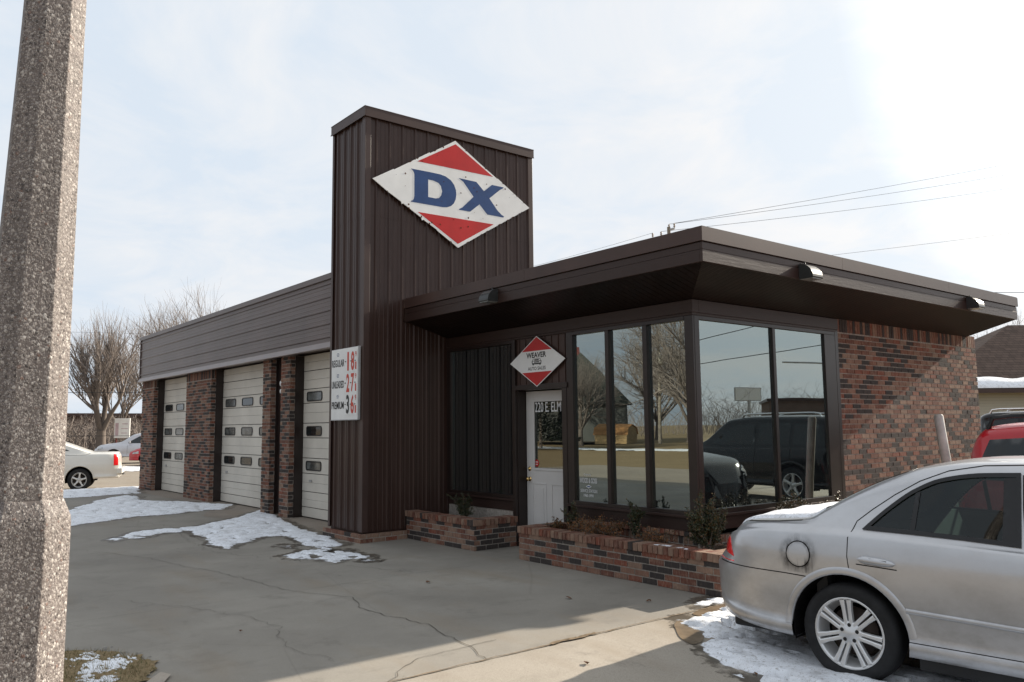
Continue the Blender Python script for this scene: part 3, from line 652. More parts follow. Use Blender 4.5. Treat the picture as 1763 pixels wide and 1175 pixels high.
for (a,c,cols) in ((-12.87,-10.04,(-12.70,-11.72,-10.74)),(-8.18,-5.13,(-7.98,-6.96,-5.94)),(-3.79,-0.72,(-3.63,-2.61,-1.59))):
    b=MB(); b.box(a,c,YD+0.022,YD+0.06,0.01,3.0,1)
    for z0,z1 in zip(gr[:-1],gr[1:]):
        mm=[m for m in mids if z0<m<z1]; zs=[z0]+mm+[z1]
        for k,(p,q) in enumerate(zip(zs[:-1],zs[1:])):
            g0=0.006 if p in gr else 0.0015; g1=0.006 if q in gr else 0.0015
            b.box(a,c,YD-0.0012 if (k%2==0) else YD,YD+0.0215,p+g0,q-g1)
    gd=b.build('garage_door',['doorwhite','dark'],ST,0.004)
    for cx in cols:
        for (z0,z1) in ((2.13,2.31),(1.495,1.675),(0.865,1.04)):
            w=0.64; rr=0.055
            def rrect(x0,x1,z0,z1,r_,n=5):
                P=[]
                for (ccx,ccz,a0) in ((x1-r_,z1-r_,0),(x0+r_,z1-r_,90),(x0+r_,z0+r_,180),(x1-r_,z0+r_,270)):
                    for k in range(n+1):
                        t=R(a0+90*k/n); P.append((ccx+r_*math.cos(t),ccz+r_*math.sin(t)))
                return P
            O_=rrect(cx,cx+w,z0,z1,rr); I_=rrect(cx+0.022,cx+w-0.022,z0+0.020,z1-0.020,rr-0.018)
            m=MB(); n=len(O_)
            vs=[(p[0],YD-0.016,p[1]) for p in O_]+[(p[0],YD-0.016,p[1]) for p in I_]+[(p[0],YD-0.003,p[1]) for p in O_]+[(p[0],YD-0.005,p[1]) for p in I_]
            fs=[]
            for k in range(n):
                k2=(k+1)%n; fs+=[(k,k2,n+k2,n+k),(k,2*n+k,2*n+k2,k2),(n+k,n+k2,3*n+k2,3*n+k)]
            m.add(vs,fs)
            m.add([(p[0],YD-0.0075,p[1]) for p in I_],[tuple(range(n))],1)
            m.build('pane',['blacktrim','garageglass' if random.random()<0.6 else 'darkglass'],gd)
    m=MB(); hx=(a+c)/2-0.9*(1 if a<-5 else 1); m.box(a+0.32,a+0.42,YD-0.02,YD-0.006,0.66,0.70); m.build('handle','galv',gd)
# fascia: horizontal ribbed panels
FY=0.42; fz0,fz1=3.08,4.17
P=[];s=fz0
P.append((fz0,0)); s=fz0+0.10
while s<fz1-0.04:
    P+=[(s-0.026,0),(s-0.012,0.020),(s+0.012,0.020),(s+0.026,0)]
    for k in (1,2):
        m_=s+0.229*k/3
        if m_<fz1-0.02: P+=[(m_-0.010,0),(m_-0.004,0.004),(m_+0.004,0.004),(m_+0.010,0)]
    s+=0.229
P.append((fz1,0)); P=[p for p in P if p[0]<=fz1]
b=MB()
for xa,xb in ((-13.98,-9.42),(-9.418,-4.86),(-4.858,TX)):
    vs=[]
    for z,d in P: vs+=[(xa,FY-d-(0.001 if xa<-9 else 0),z),(xb,FY-d,z)]
    b.add(vs,[(2*i,2*i+1,2*i+3,2*i+2) for i in range(len(P)-1)])
b.box(-14.0,TX,FY+0.004,0.52,3.0,4.2)
fa=L(b.build('fascia','fasciametal',ST),'long grey brown fascia of horizontal ribbed metal above the garage doors')
b=MB()
for xa,xb in ((-14.02,-9.3),(-9.298,-4.6),(-4.598,TX)):
    b.box(xa,xb,FY-0.035,FY-0.003,4.165,4.25); b.box(xa,xb,FY-0.035,FY+0.14,4.2505,4.262)
b.box(-14.04,-14.0,FY-0.035,9.0,4.165,4.262)
b.box(-14.035,-14.004,FY-0.03,FY+0.02,3.0,4.164)
b.build('top_flashing','fasciametal',fa)
b=MB()
for xa,xb in ((-14.02,-7.52),(-7.515,-4.22),(-4.215,TX)):
    b.add([(xa,FY-0.02,3.082),(xb,FY-0.02,3.082),(xb,FY-0.075,2.985),(xa,FY-0.075,2.985),(xa,FY-0.07,2.975),(xb,FY-0.07,2.975),(xb,FY+0.02,2.975),(xa,FY+0.02,2.975)],[(0,1,2,3),(3,2,5,4),(4,5,6,7)])
b.box(-14.02,TX,FY-0.02,FY+0.002,3.06,3.09)
b.build('drip_flashing','fasciaflash',fa)
# --- office: low walls, frames, glass
WZ0,WZ1=0.67,2.86
b=MB(); b.box(0.02,1.72,YO+0.03,YO+0.15,0,0.46); b.build('base_wall','mortar',ST)
b=MB(); b.box(2.80,XC-0.03,YO+0.03,YO+0.15,0,0.40); b.box(XC-0.15,XC-0.03,YO+0.14,4.42,0,0.3995)
core=b.build('base_wall','mortar',ST)
b=MB(); brick_face(b,(2.80,YO+0.03),(1,0),(0,-1),XC-2.83,0.0,0.41,0.09,extend=(0,1)); brick_face(b,(XC-0.03,YO+0.04),(0,1),(1,0),2.9,0.0,0.41,0.09)
rowlock(b,(2.80,YO+0.03),(1,0),(0,-1),XC-2.83,0.415,0.05,0.10,over=0.035)
b.build('base_bricks','brickcap',core)
boxes('sill_board','brownwood',ST,[(0.02,1.70,YO+0.02,YO+0.09,0.462,0.60),(0.02,1.70,YO-0.02,YO+0.09,0.602,0.632)],0.003)
b=MB()   # boards below windows
b.box(2.80,XC-0.012,YO+0.015,YO+0.09,0.467,0.61); b.box(XC-0.09,XC-0.012,YO+0.092,4.46,0.467,0.61)
b.box(2.79,XC+0.02,YO-0.03,YO+0.09,0.612,0.645); b.box(XC-0.05,XC+0.0203,YO+0.088,4.44,0.6122,0.6448)
b.build('sill_board','brownwood',ST,0.004)
b=MB()   # header band
b.box(0.004,XC+0.014,YO-0.014,YO+0.10,2.876,3.02); b.box(XC-0.10,XC+0.0142,YO+0.1005,4.47,2.876,3.02)
b.box(0.004,XC+0.004,YO-0.003,YO+0.07,2.845,2.8755)
b.box(XC-0.07,XC+0.0042,YO+0.0705,4.45,2.845,2.8755)
b.build('header_board','brownwood',ST,0.003)
def window(name,frames,panes,label=None):
    f=MB()
    for bx in frames: f.box(*bx)
    o=f.build(name,'frame',ST,0.003)
    if label: L(o,label)
    for p in panes:
        g=MB(); g.box(*p); g.build('pane','glass',o)
    return o
y0,y1=YO-0.012,YO+0.07; yg=YO+0.03
window('window',[(2.80,2.92,y0,y1,0.646,2.844),(2.9205,XC-0.115,y0,y1,2.80,2.844),(2.9205,XC-0.115,y0,y1,0.646,0.69),
  (3.515,3.575,y0-0.006,y1,0.6905,2.7995),(4.135,4.20,y0-0.006,y1,0.6905,2.7995)],
  [(2.9205,3.5145,yg,yg+0.006,0.6905,2.7995),(3.5755,4.1345,yg,yg+0.006,0.6905,2.7995),(4.2005,XC-0.1155,yg,yg+0.006,0.6905,2.7995)],'three tall front panes of tinted glass beside the door')
window('corner_post',[(XC-0.1145,XC+0.004,YO-0.006,YO+0.11,0.646,2.844),(XC-0.02,XC+0.0085,YO+0.02,YO+0.085,0.647,2.843)],[])
x0,x1=XC-0.07,XC+0.002
window('window',[(x0,x1,YO+0.1105,4.40,2.80,2.8445),(x0,x1,YO+0.1105,4.40,0.646,0.70),(x0,x1+0.006,2.965,3.02,0.7005,2.7995),(x0,x1,4.14,4.40,0.7005,2.7995)],
  [(XC-0.03,XC-0.024,YO+0.1105,2.9645,0.7005,2.7995),(XC-0.03,XC-0.024,3.0205,4.1395,0.7005,2.7995)],'two tall side panes of tinted glass')
window('window',[(0.03,0.13,y0,y1,0.634,2.844),(0.1305,1.67,y0,y1,2.80,2.844),(0.1305,1.67,y0,y1,0.634,0.68),(1.6705,1.74,y0-0.01,y1+0.13,0.0,2.844)],
  [(0.1305,1.67,yg,yg+0.006,0.6805,2.7995)],'single dark pane in the recess beside the tower')
b=MB(); b.box(XC-0.09,XC+0.004,4.4005,4.475,0.0,2.87); b.build('jamb_board','frame',ST,0.003)
b=MB()
for xa,xb in ((2.96,3.50),(3.60,4.11),(4.22,4.72)):
    b.box(xa,xb,YO+0.06,YO+0.09,2.72+random.uniform(-0.01,0.01),2.80)
b.build('pane_top_strip','creamstrip',ST)  # cream strips just behind the tops of the front panes
# entrance
b=MB(); b.box(1.7405,2.7995,YO+0.02,YO+0.07,2.20,2.844)
for k in range(8):
    x=1.80+k*0.135; b.box(x,x+0.012,YO+0.008,YO+0.0195,2.21,2.84)
b.build('transom_panel','browntrim',ST)
b=MB(); b.box(1.7405,2.82,YO-0.03,YO+0.22,2.13,2.198); b.box(2.71,2.7995,YO-0.02,YO+0.22,0.06,2.1295); b.box(1.7405,1.752,YO+0.02,YO+0.22,0.06,2.1295); b.box(1.7405,2.7095,YO-0.02,YO+0.22,0.0,0.06)
b.build('door_frame','frame',ST,0.003)
DY=YO+0.165
b=MB(); xa,xb=1.760,2.69; gx0,gx1,gz0,gz1=1.925,2.53,1.05,1.98
b.box(xa,gx0,DY,DY+0.044,0.08,2.115); b.box(gx1,xb,DY,DY+0.044,0.08,2.115); b.box(gx0+0.0002,gx1-0.0002,DY,DY+0.044,gz1,2.115); b.box(gx0+0.0002,gx1-0.0002,DY,DY+0.044,0.08,gz0)
for bx in ((gx0-0.022,gx1+0.022,gz0-0.022,gz0+0.012),(gx0-0.022,gx1+0.022,gz1-0.012,gz1+0.022)): b.box(bx[0],bx[1],DY-0.010,DY-0.0003,bx[2],bx[3])
for xx in (gx0-0.022,gx1-0.012): b.box(xx,xx+0.034,DY-0.0098,DY-0.0004,gz0+0.0125,gz1-0.0125)
for (px0,px1) in ((1.875,2.175),(2.275,2.575)):
    for (q0,q1) in ((0.22,0.84),):
        t=0.02
        b.box(px0,px1,DY-0.007,DY-0.0004,q1,q1+t); b.box(px0,px1,DY-0.007,DY-0.0004,q0-t,q0); b.box(px0,px0+t,DY-0.0068,DY-0.0004,q0+0.0003,q1-0.0003); b.box(px1-t,px1,DY-0.0068,DY-0.0004,q0+0.0003,q1-0.0003)
        b.box(px0+0.06,px1-0.06,DY-0.006,DY-0.0004,q0+0.05,q1-0.05)
door=L(b.build('door','doorpaint',ST,0.003),'white half glazed entrance door')
b=MB(); b.box(gx0+0.001,gx1-0.001,DY+0.016,DY+0.022,gz0+0.001,gz1-0.001); b.build('pane','doorglass',door)
text_mesh('220 E. ELM',1.935,2.475,1.825,1.962,lambda a,c:Vector((a,DY+0.0135,c)),'decal','house_number',door,0.006)
b=MB(); b.lathe([(0,-0.062),(0.020,-0.060),(0.029,-0.046),(0.024,-0.030),(0.010,-0.022),(0.010,-0.006),(0.030,-0.004),(0.031,0.0)],24,'y',(1.825,DY,0.905)); b.build('knob','brass',door)
b=MB(); b.lathe([(0,-0.030),(0.012,-0.030),(0.014,-0.012),(0.028,-0.010),(0.030,0.0)],24,'y',(1.825,DY,1.045)); b.build('deadbolt','brass',door)
b=MB(); b.prism([(1.955+0.05*math.cos(t*math.pi/4+0.39),1.125+0.05*math.sin(t*math.pi/4+0.39)) for t in range(8)],lambda a,c:(a,DY+0.0145,c),(0,-0.001,0)); st=b.build('sticker','signred',door)
b=MB(); b.box(1.925,1.985,DY+0.0125,DY+0.0130,1.135,1.145); b.box(1.93,1.98,DY+0.0125,DY+0.0130,1.105,1.114); b.build('sticker_lettering','decal',door)
# window lettering on the first pane
LY=yg-0.002
wl=lambda a,c:Vector((a,LY,c))
text_mesh('Originally',3.050,3.175,1.000,1.032,wl,'decal','window_lettering',ST)
text_mesh('WOOD & GOSS',2.975,3.285,0.915,0.978,wl,'decal','window_lettering',ST,0.015)
text_mesh('SERVICE STATION',2.990,3.285,0.798,0.838,wl,'decal','window_lettering',ST,0.01)
text_mesh('1960-1990',3.045,3.220,0.744,0.778,wl,'decal','window_lettering',ST,0.01)
b=MB(); b.prism([(3.085,0.872),(3.135,0.893),(3.190,0.872),(3.135,0.851)],lambda a,c:(a,LY,c),(0,-0.0008,0)); b.prism([(3.110,0.866),(3.162,0.866),(3.162,0.879),(3.110,0.879)],lambda a,c:(a,LY-0.001,c),(0,-0.0008,0),1); b.build('window_emblem',['decal','blue'],ST)
# side brick wall
YB,YE=4.475,8.80
b=MB(); b.box(XC-0.15,XC-0.008,YB+0.01,YE-0.01,0,3.04); b.box(0.0,XC-0.16,YE-0.15,YE-0.012,0,3.04); core=b.build('brick_wall','mortar',ST)
b=MB(); brick_face(b,(XC-0.006,YB),(0,1),(1,0),YE-YB,0.0,3.05,0.205,extend=(1,1),prow=0.0045); brick_face(b,(XC-0.16,YB+0.006),(1,0),(0,-1),0.15,0.0,3.05,0.205); brick_face(b,(0,YE-0.01),(1,0),(0,1),XC-0.02,0,3.05)
b.build('wall_bricks','brick',core)
b=MB()   # dim room behind the glass
b.box(0.05,XC-0.16,6.2,6.25,0.02,3.0); b.box(0.05,XC-0.16,YO+0.16,6.2,0.02,0.05); b.box(0.02,0.05,YO+0.16,6.2,0.02,3.0); b.box(0.05,XC-0.16,YO+0.16,6.2,2.88,2.9)
b.build('room','darkwall',ST)
# --- canopy
CX1,CY0,CY1=5.657,0.671,8.50
ZS_=3.027
ZT,ZC,ZM,ZB=3.573,3.437,3.352,3.229
b=MB(); b.box(0.02,CX1-0.05,CY0+0.05,CY1-0.05,3.24,3.50); b.build('roof','browntrim',ST)
b=MB()
seams=[CY0,3.28,6.09,CY1]
for a,c in zip(seams[:-1],seams[1:]): b.box(CX1-0.03,CX1,a+(0.0015 if a>CY0 else 0),c-0.0015,ZC,ZT)
for a,c in ((0.004,2.9),(2.903,CX1-0.0305)): b.box(a,c,CY0,CY0+0.03,ZC,ZT)
b.box(0.004,CX1-0.002,CY0+0.002,CY0+0.14,ZT+0.0005,ZT+0.010); b.box(CX1-0.14,CX1-0.002,CY0+0.1405,CY1,ZT+0.0005,ZT+0.010)
b.box(0.0,CX1,CY1,CY1+0.025,ZC,ZT)
cn=L(b.build('canopy_cap','browntrim',ST),'metal edge cap running round the flat canopy roof')
b=MB(); b.box(CX1-0.04,CX1-0.014,CY0+0.014,CY1,ZM+0.0015,ZC-0.012); b.box(0.004,CX1-0.0405,CY0+0.014,CY0+0.04,ZM+0.0015,ZC-0.012)
b.box(CX1-0.05,CX1-0.028,CY0+0.03,CY1,ZC-0.012,ZC); b.box(0.004,CX1-0.05,CY0+0.03,CY0+0.05,ZC-0.012,ZC)
b.box(CX1-0.045,CX1-0.010,CY0+0.010,CY1,ZB,ZM-0.0015); b.box(0.004,CX1-0.0455,CY0+0.010,CY0+0.045,ZB,ZM-0.0015)
b.box(0.02,CX1-0.05,CY1-0.03,CY1-0.002,ZB,ZC); b.prism([(CX1-0.046,ZB),(XC,ZS_),(0.0,ZS_),(0.0,ZB)],lambda a,c:(a,CY1-0.03,c),(0,0.028,0))
b.build('canopy_fascia','brownwood',ST,0.003)
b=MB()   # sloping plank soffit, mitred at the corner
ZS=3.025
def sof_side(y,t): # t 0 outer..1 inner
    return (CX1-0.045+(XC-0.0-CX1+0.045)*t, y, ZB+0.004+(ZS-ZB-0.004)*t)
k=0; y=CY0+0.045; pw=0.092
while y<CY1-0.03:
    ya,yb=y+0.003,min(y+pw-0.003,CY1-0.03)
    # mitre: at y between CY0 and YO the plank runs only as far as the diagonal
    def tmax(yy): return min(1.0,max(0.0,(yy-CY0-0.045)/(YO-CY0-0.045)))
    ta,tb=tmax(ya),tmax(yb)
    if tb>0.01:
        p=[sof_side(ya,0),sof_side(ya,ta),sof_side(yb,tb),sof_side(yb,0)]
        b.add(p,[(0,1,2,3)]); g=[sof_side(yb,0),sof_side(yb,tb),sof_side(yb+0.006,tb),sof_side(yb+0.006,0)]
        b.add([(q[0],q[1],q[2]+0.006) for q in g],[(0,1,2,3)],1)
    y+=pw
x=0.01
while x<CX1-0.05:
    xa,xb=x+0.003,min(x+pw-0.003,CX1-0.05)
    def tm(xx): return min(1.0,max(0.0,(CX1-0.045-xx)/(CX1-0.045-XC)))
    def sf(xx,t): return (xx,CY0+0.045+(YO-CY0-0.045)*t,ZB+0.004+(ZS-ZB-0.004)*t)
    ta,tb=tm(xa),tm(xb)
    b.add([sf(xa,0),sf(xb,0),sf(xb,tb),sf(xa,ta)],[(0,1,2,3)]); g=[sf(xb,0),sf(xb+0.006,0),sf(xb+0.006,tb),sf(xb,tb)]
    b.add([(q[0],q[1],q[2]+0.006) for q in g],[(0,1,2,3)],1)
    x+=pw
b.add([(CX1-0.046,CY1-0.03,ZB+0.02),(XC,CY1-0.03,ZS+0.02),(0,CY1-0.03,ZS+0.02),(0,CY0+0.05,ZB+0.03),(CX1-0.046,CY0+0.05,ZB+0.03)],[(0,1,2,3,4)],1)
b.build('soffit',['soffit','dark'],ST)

# --- planters
def planter(name,label,runs,z_top,soil,extra=None):
    """runs: list of (ox,oy,ux,uy,nx,ny,length,ext) outer faces"""
    T=thing(name,label,'planter',(runs[0][0],runs[0][1],0),0)
    inv=Vector((-runs[0][0],-runs[0][1],0))
    core=MB(); br=MB(); cap=MB()
    for (ox,oy,ux,uy,nx,ny,ln,ex) in runs:
        o=Vector((ox,oy,0)); u=Vector((ux,uy,0)); n=Vector((nx,ny,0)); w=0.19
        c=o+u*ln/2-n*(w/2+0.004); core.obox((c.x,c.y,(z_top-0.095)/2),u*(ln/2-0.005),n*(w/2-0.004),(0,0,(z_top-0.10)/2))
        brick_face(br,(ox-nx*0.006,oy-ny*0.006),(ux,uy),(nx,ny),ln,0.004,z_top-0.075,None,extend=ex)
        q=o-n*(w); brick_face(br,(q.x,q.y),(ux,uy),(-nx,-ny),ln,0.2,z_top-0.075,None)
        rowlock(cap,(ox-ux*0.012,oy-uy*0.012),(ux,uy),(nx,ny),ln+0.024,z_top-0.078,0.078,w)
    for m,nm,mt in ((core,'mortar_core','mortar'),(br,'brick_courses','brick'),(cap,'rowlock_cap','brickcap')):
        o=m.build(nm,mt,T); o.location=inv
    s=MB(); s.add([(*p,z_top-0.10) for p in soil],[tuple(range(len(soil)))]); o=s.build('soil','soil',T); o.location=inv
    return T
PZ=0.402
planter('brick_planter','small red brick planter against the ribbed tower, left of the white door',
  [(0.02,0.716,1,0,0,-1,1.722,(0,1)),(1.742,0.722,0,1,1,0,0.72,(0,0))],PZ,[(0.02,0.80),(1.65,0.80),(1.65,1.44),(0.02,1.44)])
planter('brick_planter','long red brick planter wrapping the glazed office corner behind the silver car',
  [(2.642,0.748,1,0,0,-1,3.022,(1,1)),(5.664,0.754,0,1,1,0,3.6,(0,0)),(2.642,1.42,0,-1,-1,0,0.66,(0,0)),(5.66,4.35,-1,0,0,1,0.78,(0,0))],PZ,[(2.75,0.85),(5.55,0.85),(5.55,4.3),(XC,4.3),(XC,1.44),(2.75,1.44)])

# ================================================================== SIGNS
def diamond(cx,cz,w,h,s=1.0): return [(cx-w*s,cz),(cx,cz+h*s),(cx+w*s,cz),(cx,cz-h*s)]
T=thing('diamond_sign','large weathered white diamond sign with red tips and blue DX letters high on the tower','sign',(0.05,1.62,5.38))
px=0.058
def PX(a,c,off=0.0): return Vector((px+off-0.05,a-1.62,c-5.38))
outl=[(0.09,5.355),(0.45,5.57),(0.46,5.563),(1.10,5.965),(1.11,5.955),(1.595,6.262),(2.1,5.975),(2.45,5.785),(2.46,5.792),(3.15,5.395),(2.6,5.07),(2.1,4.775),(1.645,4.497),(1.25,4.72),(1.235,4.738),(0.99,4.86),(0.965,4.845),(0.95,4.885),(0.62,5.06),(0.60,5.045),(0.585,5.082),(0.35,5.20)]
b=MB(); b.prism(outl,lambda a,c:PX(a,c,-0.014),(0.014,0,0)); b.build('sign_panel','white',T,0.002)
for p in ([(1.602,6.206),(2.36,5.803),(0.875,5.775)],[(0.883,4.966),(2.367,4.989),(1.640,4.560)]):
    flat_poly('red_tip',[p],lambda a,c:PX(a,c,0.0003),'red',T,(0.0012,0,0))
D=[(0.758,5.636),(1.112,5.645),(1.30,5.645),(1.40,5.632),(1.508,5.585),(1.57,5.52),(1.605,5.44),(1.612,5.369),(1.600,5.29),(1.565,5.215),(1.507,5.160),(1.43,5.128),(1.34,5.116),(0.76,5.108),(0.766,5.124),(0.795,5.138),(0.812,5.165),(0.822,5.216),(0.821,5.547),(0.815,5.58),(0.797,5.608)]
Di=[(1.075,5.52),(1.17,5.519),(1.268,5.499),(1.315,5.455),(1.338,5.374),(1.320,5.302),(1.278,5.254),(1.215,5.236),(1.075,5.236)]
X=[(1.66,5.652),(2.014,5.652),(2.169,5.522),(2.337,5.660),(2.586,5.661),(2.572,5.642),(2.501,5.600),(2.28,5.418),(2.442,5.245),(2.53,5.18),(2.589,5.158),(2.573,5.137),(2.234,5.137),(2.075,5.283),(1.885,5.128),(1.664,5.125),(1.673,5.143),(1.73,5.174),(1.956,5.39),(1.804,5.55),(1.753,5.605),(1.701,5.630)]
def letter(outer,holes,name,mat,parent,pl,d):
    loops=[outer]+holes; V=[];E=[]
    for lp in loops:
        n=len(V); V+=[Vector(p) for p in lp]; E+=[(n+i,n+(i+1)%len(lp)) for i in range(len(lp))]
    r=delaunay_2d_cdt(V,E,[],0,1e-6)
    vs=[pl(*p) for p in r[0]]; fs=[]
    for f in r[2]:
        c=sum((r[0][i] for i in f),Vector((0,0)))/len(f)
        if in_poly(c.x,c.y,outer) and not any(in_poly(c.x,c.y,h) for h in holes): fs.append(f)
    b=MB(); b.add(vs,fs); dd=Vector(d)
    b2=[v+dd for v in vs]; b.add(b2,fs)
    for lp in loops:
        q=[pl(*p) for p in lp]; n=len(q)
        for i in range(n): b.add([q[i],q[(i+1)%n],q[(i+1)%n]+dd,q[i]+dd],[(0,1,2,3)])
    return b.build(name,mat,parent)
letter(D,[Di],'letter','blue',T,lambda a,c:PX(a,c,0.0004),(0.0014,0,0))
letter(X,[],'letter','blue',T,lambda a,c:PX(a,c,0.0004),(0.0014,0,0))
b=MB(); random.seed(4)
for k in range(34):
    while True:
        a=random.uniform(0.15,3.1); c=random.uniform(4.55,6.2)
        if in_poly(a,c,outl): break
    r=random.choice([0.004,0.005,0.006,0.010,0.014]); n=7
    b.prism([(a+r*random.uniform(.6,1.2)*math.cos(t*6.283/n),c+r*random.uniform(.7,1.4)*math.sin(t*6.283/n)) for t in range(n)],lambda a,c:PX(a,c,0.0004),(0.0021,0,0))
for (a,c) in ((0.66,5.54),(0.72,5.06),(0.725,5.00),(0.95,4.90),(1.10,4.81),(1.85,5.02),(1.70,4.83),(1.30,4.83)):
    r=0.014; b.prism([(a+r*random.uniform(.7,1.2)*math.cos(t*0.8),c+r*random.uniform(.8,1.4)*math.sin(t*0.8)) for t in range(8)],lambda a,c:PX(a,c,0.0004),(0.0023,0,0))
for i in range(len(outl)):   # rusty chips along the rim
    a0,c0=outl[i-1]; a1,c1=outl[i]; l=math.hypot(a1-a0,c1-c0); n=int(l/0.07)
    for k in range(n):
        if random.random()<0.25:
            t=(k+random.random())/max(n,1); a=a0+(a1-a0)*t; c=c0+(c1-c0)*t; w=random.uniform(0.010,0.035); h=random.uniform(0.004,0.011)
            ux,uz=(a1-a0)/l,(c1-c0)/l; ca,cc_=a*0.997+1.62*0.003,c*0.997+5.38*0.003
            b.prism([(ca-ux*w-uz*h*0.2,cc_-uz*w+ux*h*0.2),(ca-uz*h,cc_+ux*h),(ca+ux*w,cc_+uz*w),(ca+uz*h,cc_-ux*h)],lambda a,c:PX(a,c,0.0004),(0.0012,0,0))
o=b.build('rust_spots','rust',T); o['kind']='stuff'
for (a,c) in ((0.9,5.38),(1.62,5.95),(1.62,4.85),(2.4,5.38)):
    b=MB(); b.box(-0.036,-0.007,a-1.62-0.03,a-1.62+0.03,c-5.38-0.03,c-5.38+0.03); b.build('bracket','galv',T)

T=thing('price_sign','tall white fuel price board reading REGULAR 18, UNLEADED 27 and PREMIUM 36 on the tower','sign',(-0.5,-0.03,2.3))
PYv=-0.052
def PY(a,c,off=0.0): return Vector((a+0.5,PYv-off+0.03,c-2.3))
b=MB(); b.box(-0.94+0.5,-0.07+0.5,-0.020,0.012,1.76-2.3,2.83-2.3); b.build('sign_panel','panel',T,0.002)
b=MB(); b.box(-0.068+0.5,-0.052+0.5,-0.028,0.008,1.758-2.3,2.832-2.3); b.box(-0.942+0.5,-0.0685+0.5,-0.026,0.008,1.748-2.3,1.7595-2.3); b.build('edge_frame','galv',T)
for txt,z0,z1 in (('REGULAR',2.56,2.67),('UNLEADED',2.235,2.345),('PREMIUM',1.92,2.03)):
    text_mesh(txt,-0.915,-0.515,z0,z1,lambda a,c:PY(a,c,0.0015),'ink','grade_lettering',T,0.012)
for txt,z0,z1,mats in (('18',2.485,2.765,('pricered','pricered')),('27',2.165,2.44,('pricered','pricered')),('36',1.845,2.125,('ink','pricered'))):
    text_mesh(txt[0],*((-0.405,-0.355) if txt[0]=='1' else (-0.430,-0.335)),z0,z1,lambda a,c:PY(a,c,0.006),mats[0],'price_digit',T,0.012 if txt[0]=='1' else 0.03)
    text_mesh(txt[1],-0.285,-0.185,z0,z1,lambda a,c:PY(a,c,0.006),mats[1],'price_digit',T,0.03)
    b=MB(); b.box(-0.46+0.5,-0.10+0.5,-0.0255,-0.0205,z0-0.02-2.3,z1+0.02-2.3); b.build('digit_card','panel',T)
    text_mesh('9',-0.155,-0.115,z1-0.085,z1-0.005,lambda a,c:PY(a,c,0.006),'pricered','price_digit',T,0.02)
    b=MB(); b.box(-0.155+0.5,-0.118+0.5,-0.0275,-0.0258,z0+0.01-2.3,z0+0.12-2.3); b.build('digit_tab','pricered',T)
    m=(z0+z1)/2
    for a in (-0.47,-0.30,-0.165):
        b=MB(); b.box(a+0.5,a+0.025+0.5,-0.034,-0.0258,m-2.3-0.006,m-2.3+0.006); b.build('clip','ink',T)
    zc_=z1-0.0; 
for zc_ in (2.745,2.425,2.11):
    b=MB()
    for k,(w,h) in enumerate(((0.030,0.007),(0.040,0.007),(0.030,0.007))): b.box(-0.72-w+0.5,-0.72+w+0.5,-0.0225,-0.0202,zc_-2.3-0.024+0.02*k,zc_-2.3-0.024+0.02*k+h)
    b.build('small_emblem',[M['blue']],T)

T=thing('diamond_sign','small red and white diamond sign reading WEAVER AUTO SALES above the white door','sign',(2.235,1.42,2.507))
CXs,CZs=2.235,2.507
def PW(a,c,off=0.0): return Vector((a-CXs,-off,c-CZs))
b=MB(); b.prism(diamond(CXs,CZs,0.575,0.345),lambda a,c:PW(a,c,-0.006),(0,-0.006,0)); b.build('sign_panel','panel',T)
hh=0.145; w_,h_=0.555,0.333
f=(1-hh/h_)
for sg in (1,-1):
    flat_poly('red_tip',[[(CXs-w_*f,CZs+sg*hh),(CXs+w_*f,CZs+sg*hh),(CXs,CZs+sg*h_)]],lambda a,c:PW(a,c,0.0003),'signred',T,(0,-0.001,0))
text_mesh('WEAVER',CXs-0.215,CXs+0.20,CZs+0.050,CZs+0.125,lambda a,c:PW(a,c,0.001),'ink','lettering',T,0.03)
text_mesh('AUTO SALES',CXs-0.185,CXs+0.185,CZs-0.118,CZs-0.072,lambda a,c:PW(a,c,0.001),'ink','lettering',T,0.015)
b=MB(); q=lambda a,c:PW(a+CXs,c+CZs,0.0004)
def bar(a0,a1,c0,c1): b.prism([(a0,c0),(a1,c0),(a1,c1),(a0,c1)],q,(0,-0.001,0))
bar(-0.095,0.095,-0.040,-0.022); bar(-0.10,-0.085,-0.022,0.006); bar(0.085,0.10,-0.022,0.006); bar(-0.10,0.10,0.004,0.010); bar(-0.055,0.055,-0.015,-0.002); bar(-0.08,-0.060,-0.052,-0.040); bar(0.06,0.08,-0.052,-0.040)
bar(-0.075,0.075,0.033,0.038); b.prism([(-0.09,0.010),(-0.083,0.010),(-0.068,0.036),(-0.075,0.036)],q,(0,-0.001,0)); b.prism([(0.083,0.010),(0.09,0.010),(0.075,0.036),(0.068,0.036)],q,(0,-0.001,0)); bar(-0.045,0.045,0.014,0.028)
b.build('car_emblem','ink',T)
b=MB(); b.box(-0.05,0.05,0.0065,0.055,-0.10,0.10); b.build('bracket','frame',T)

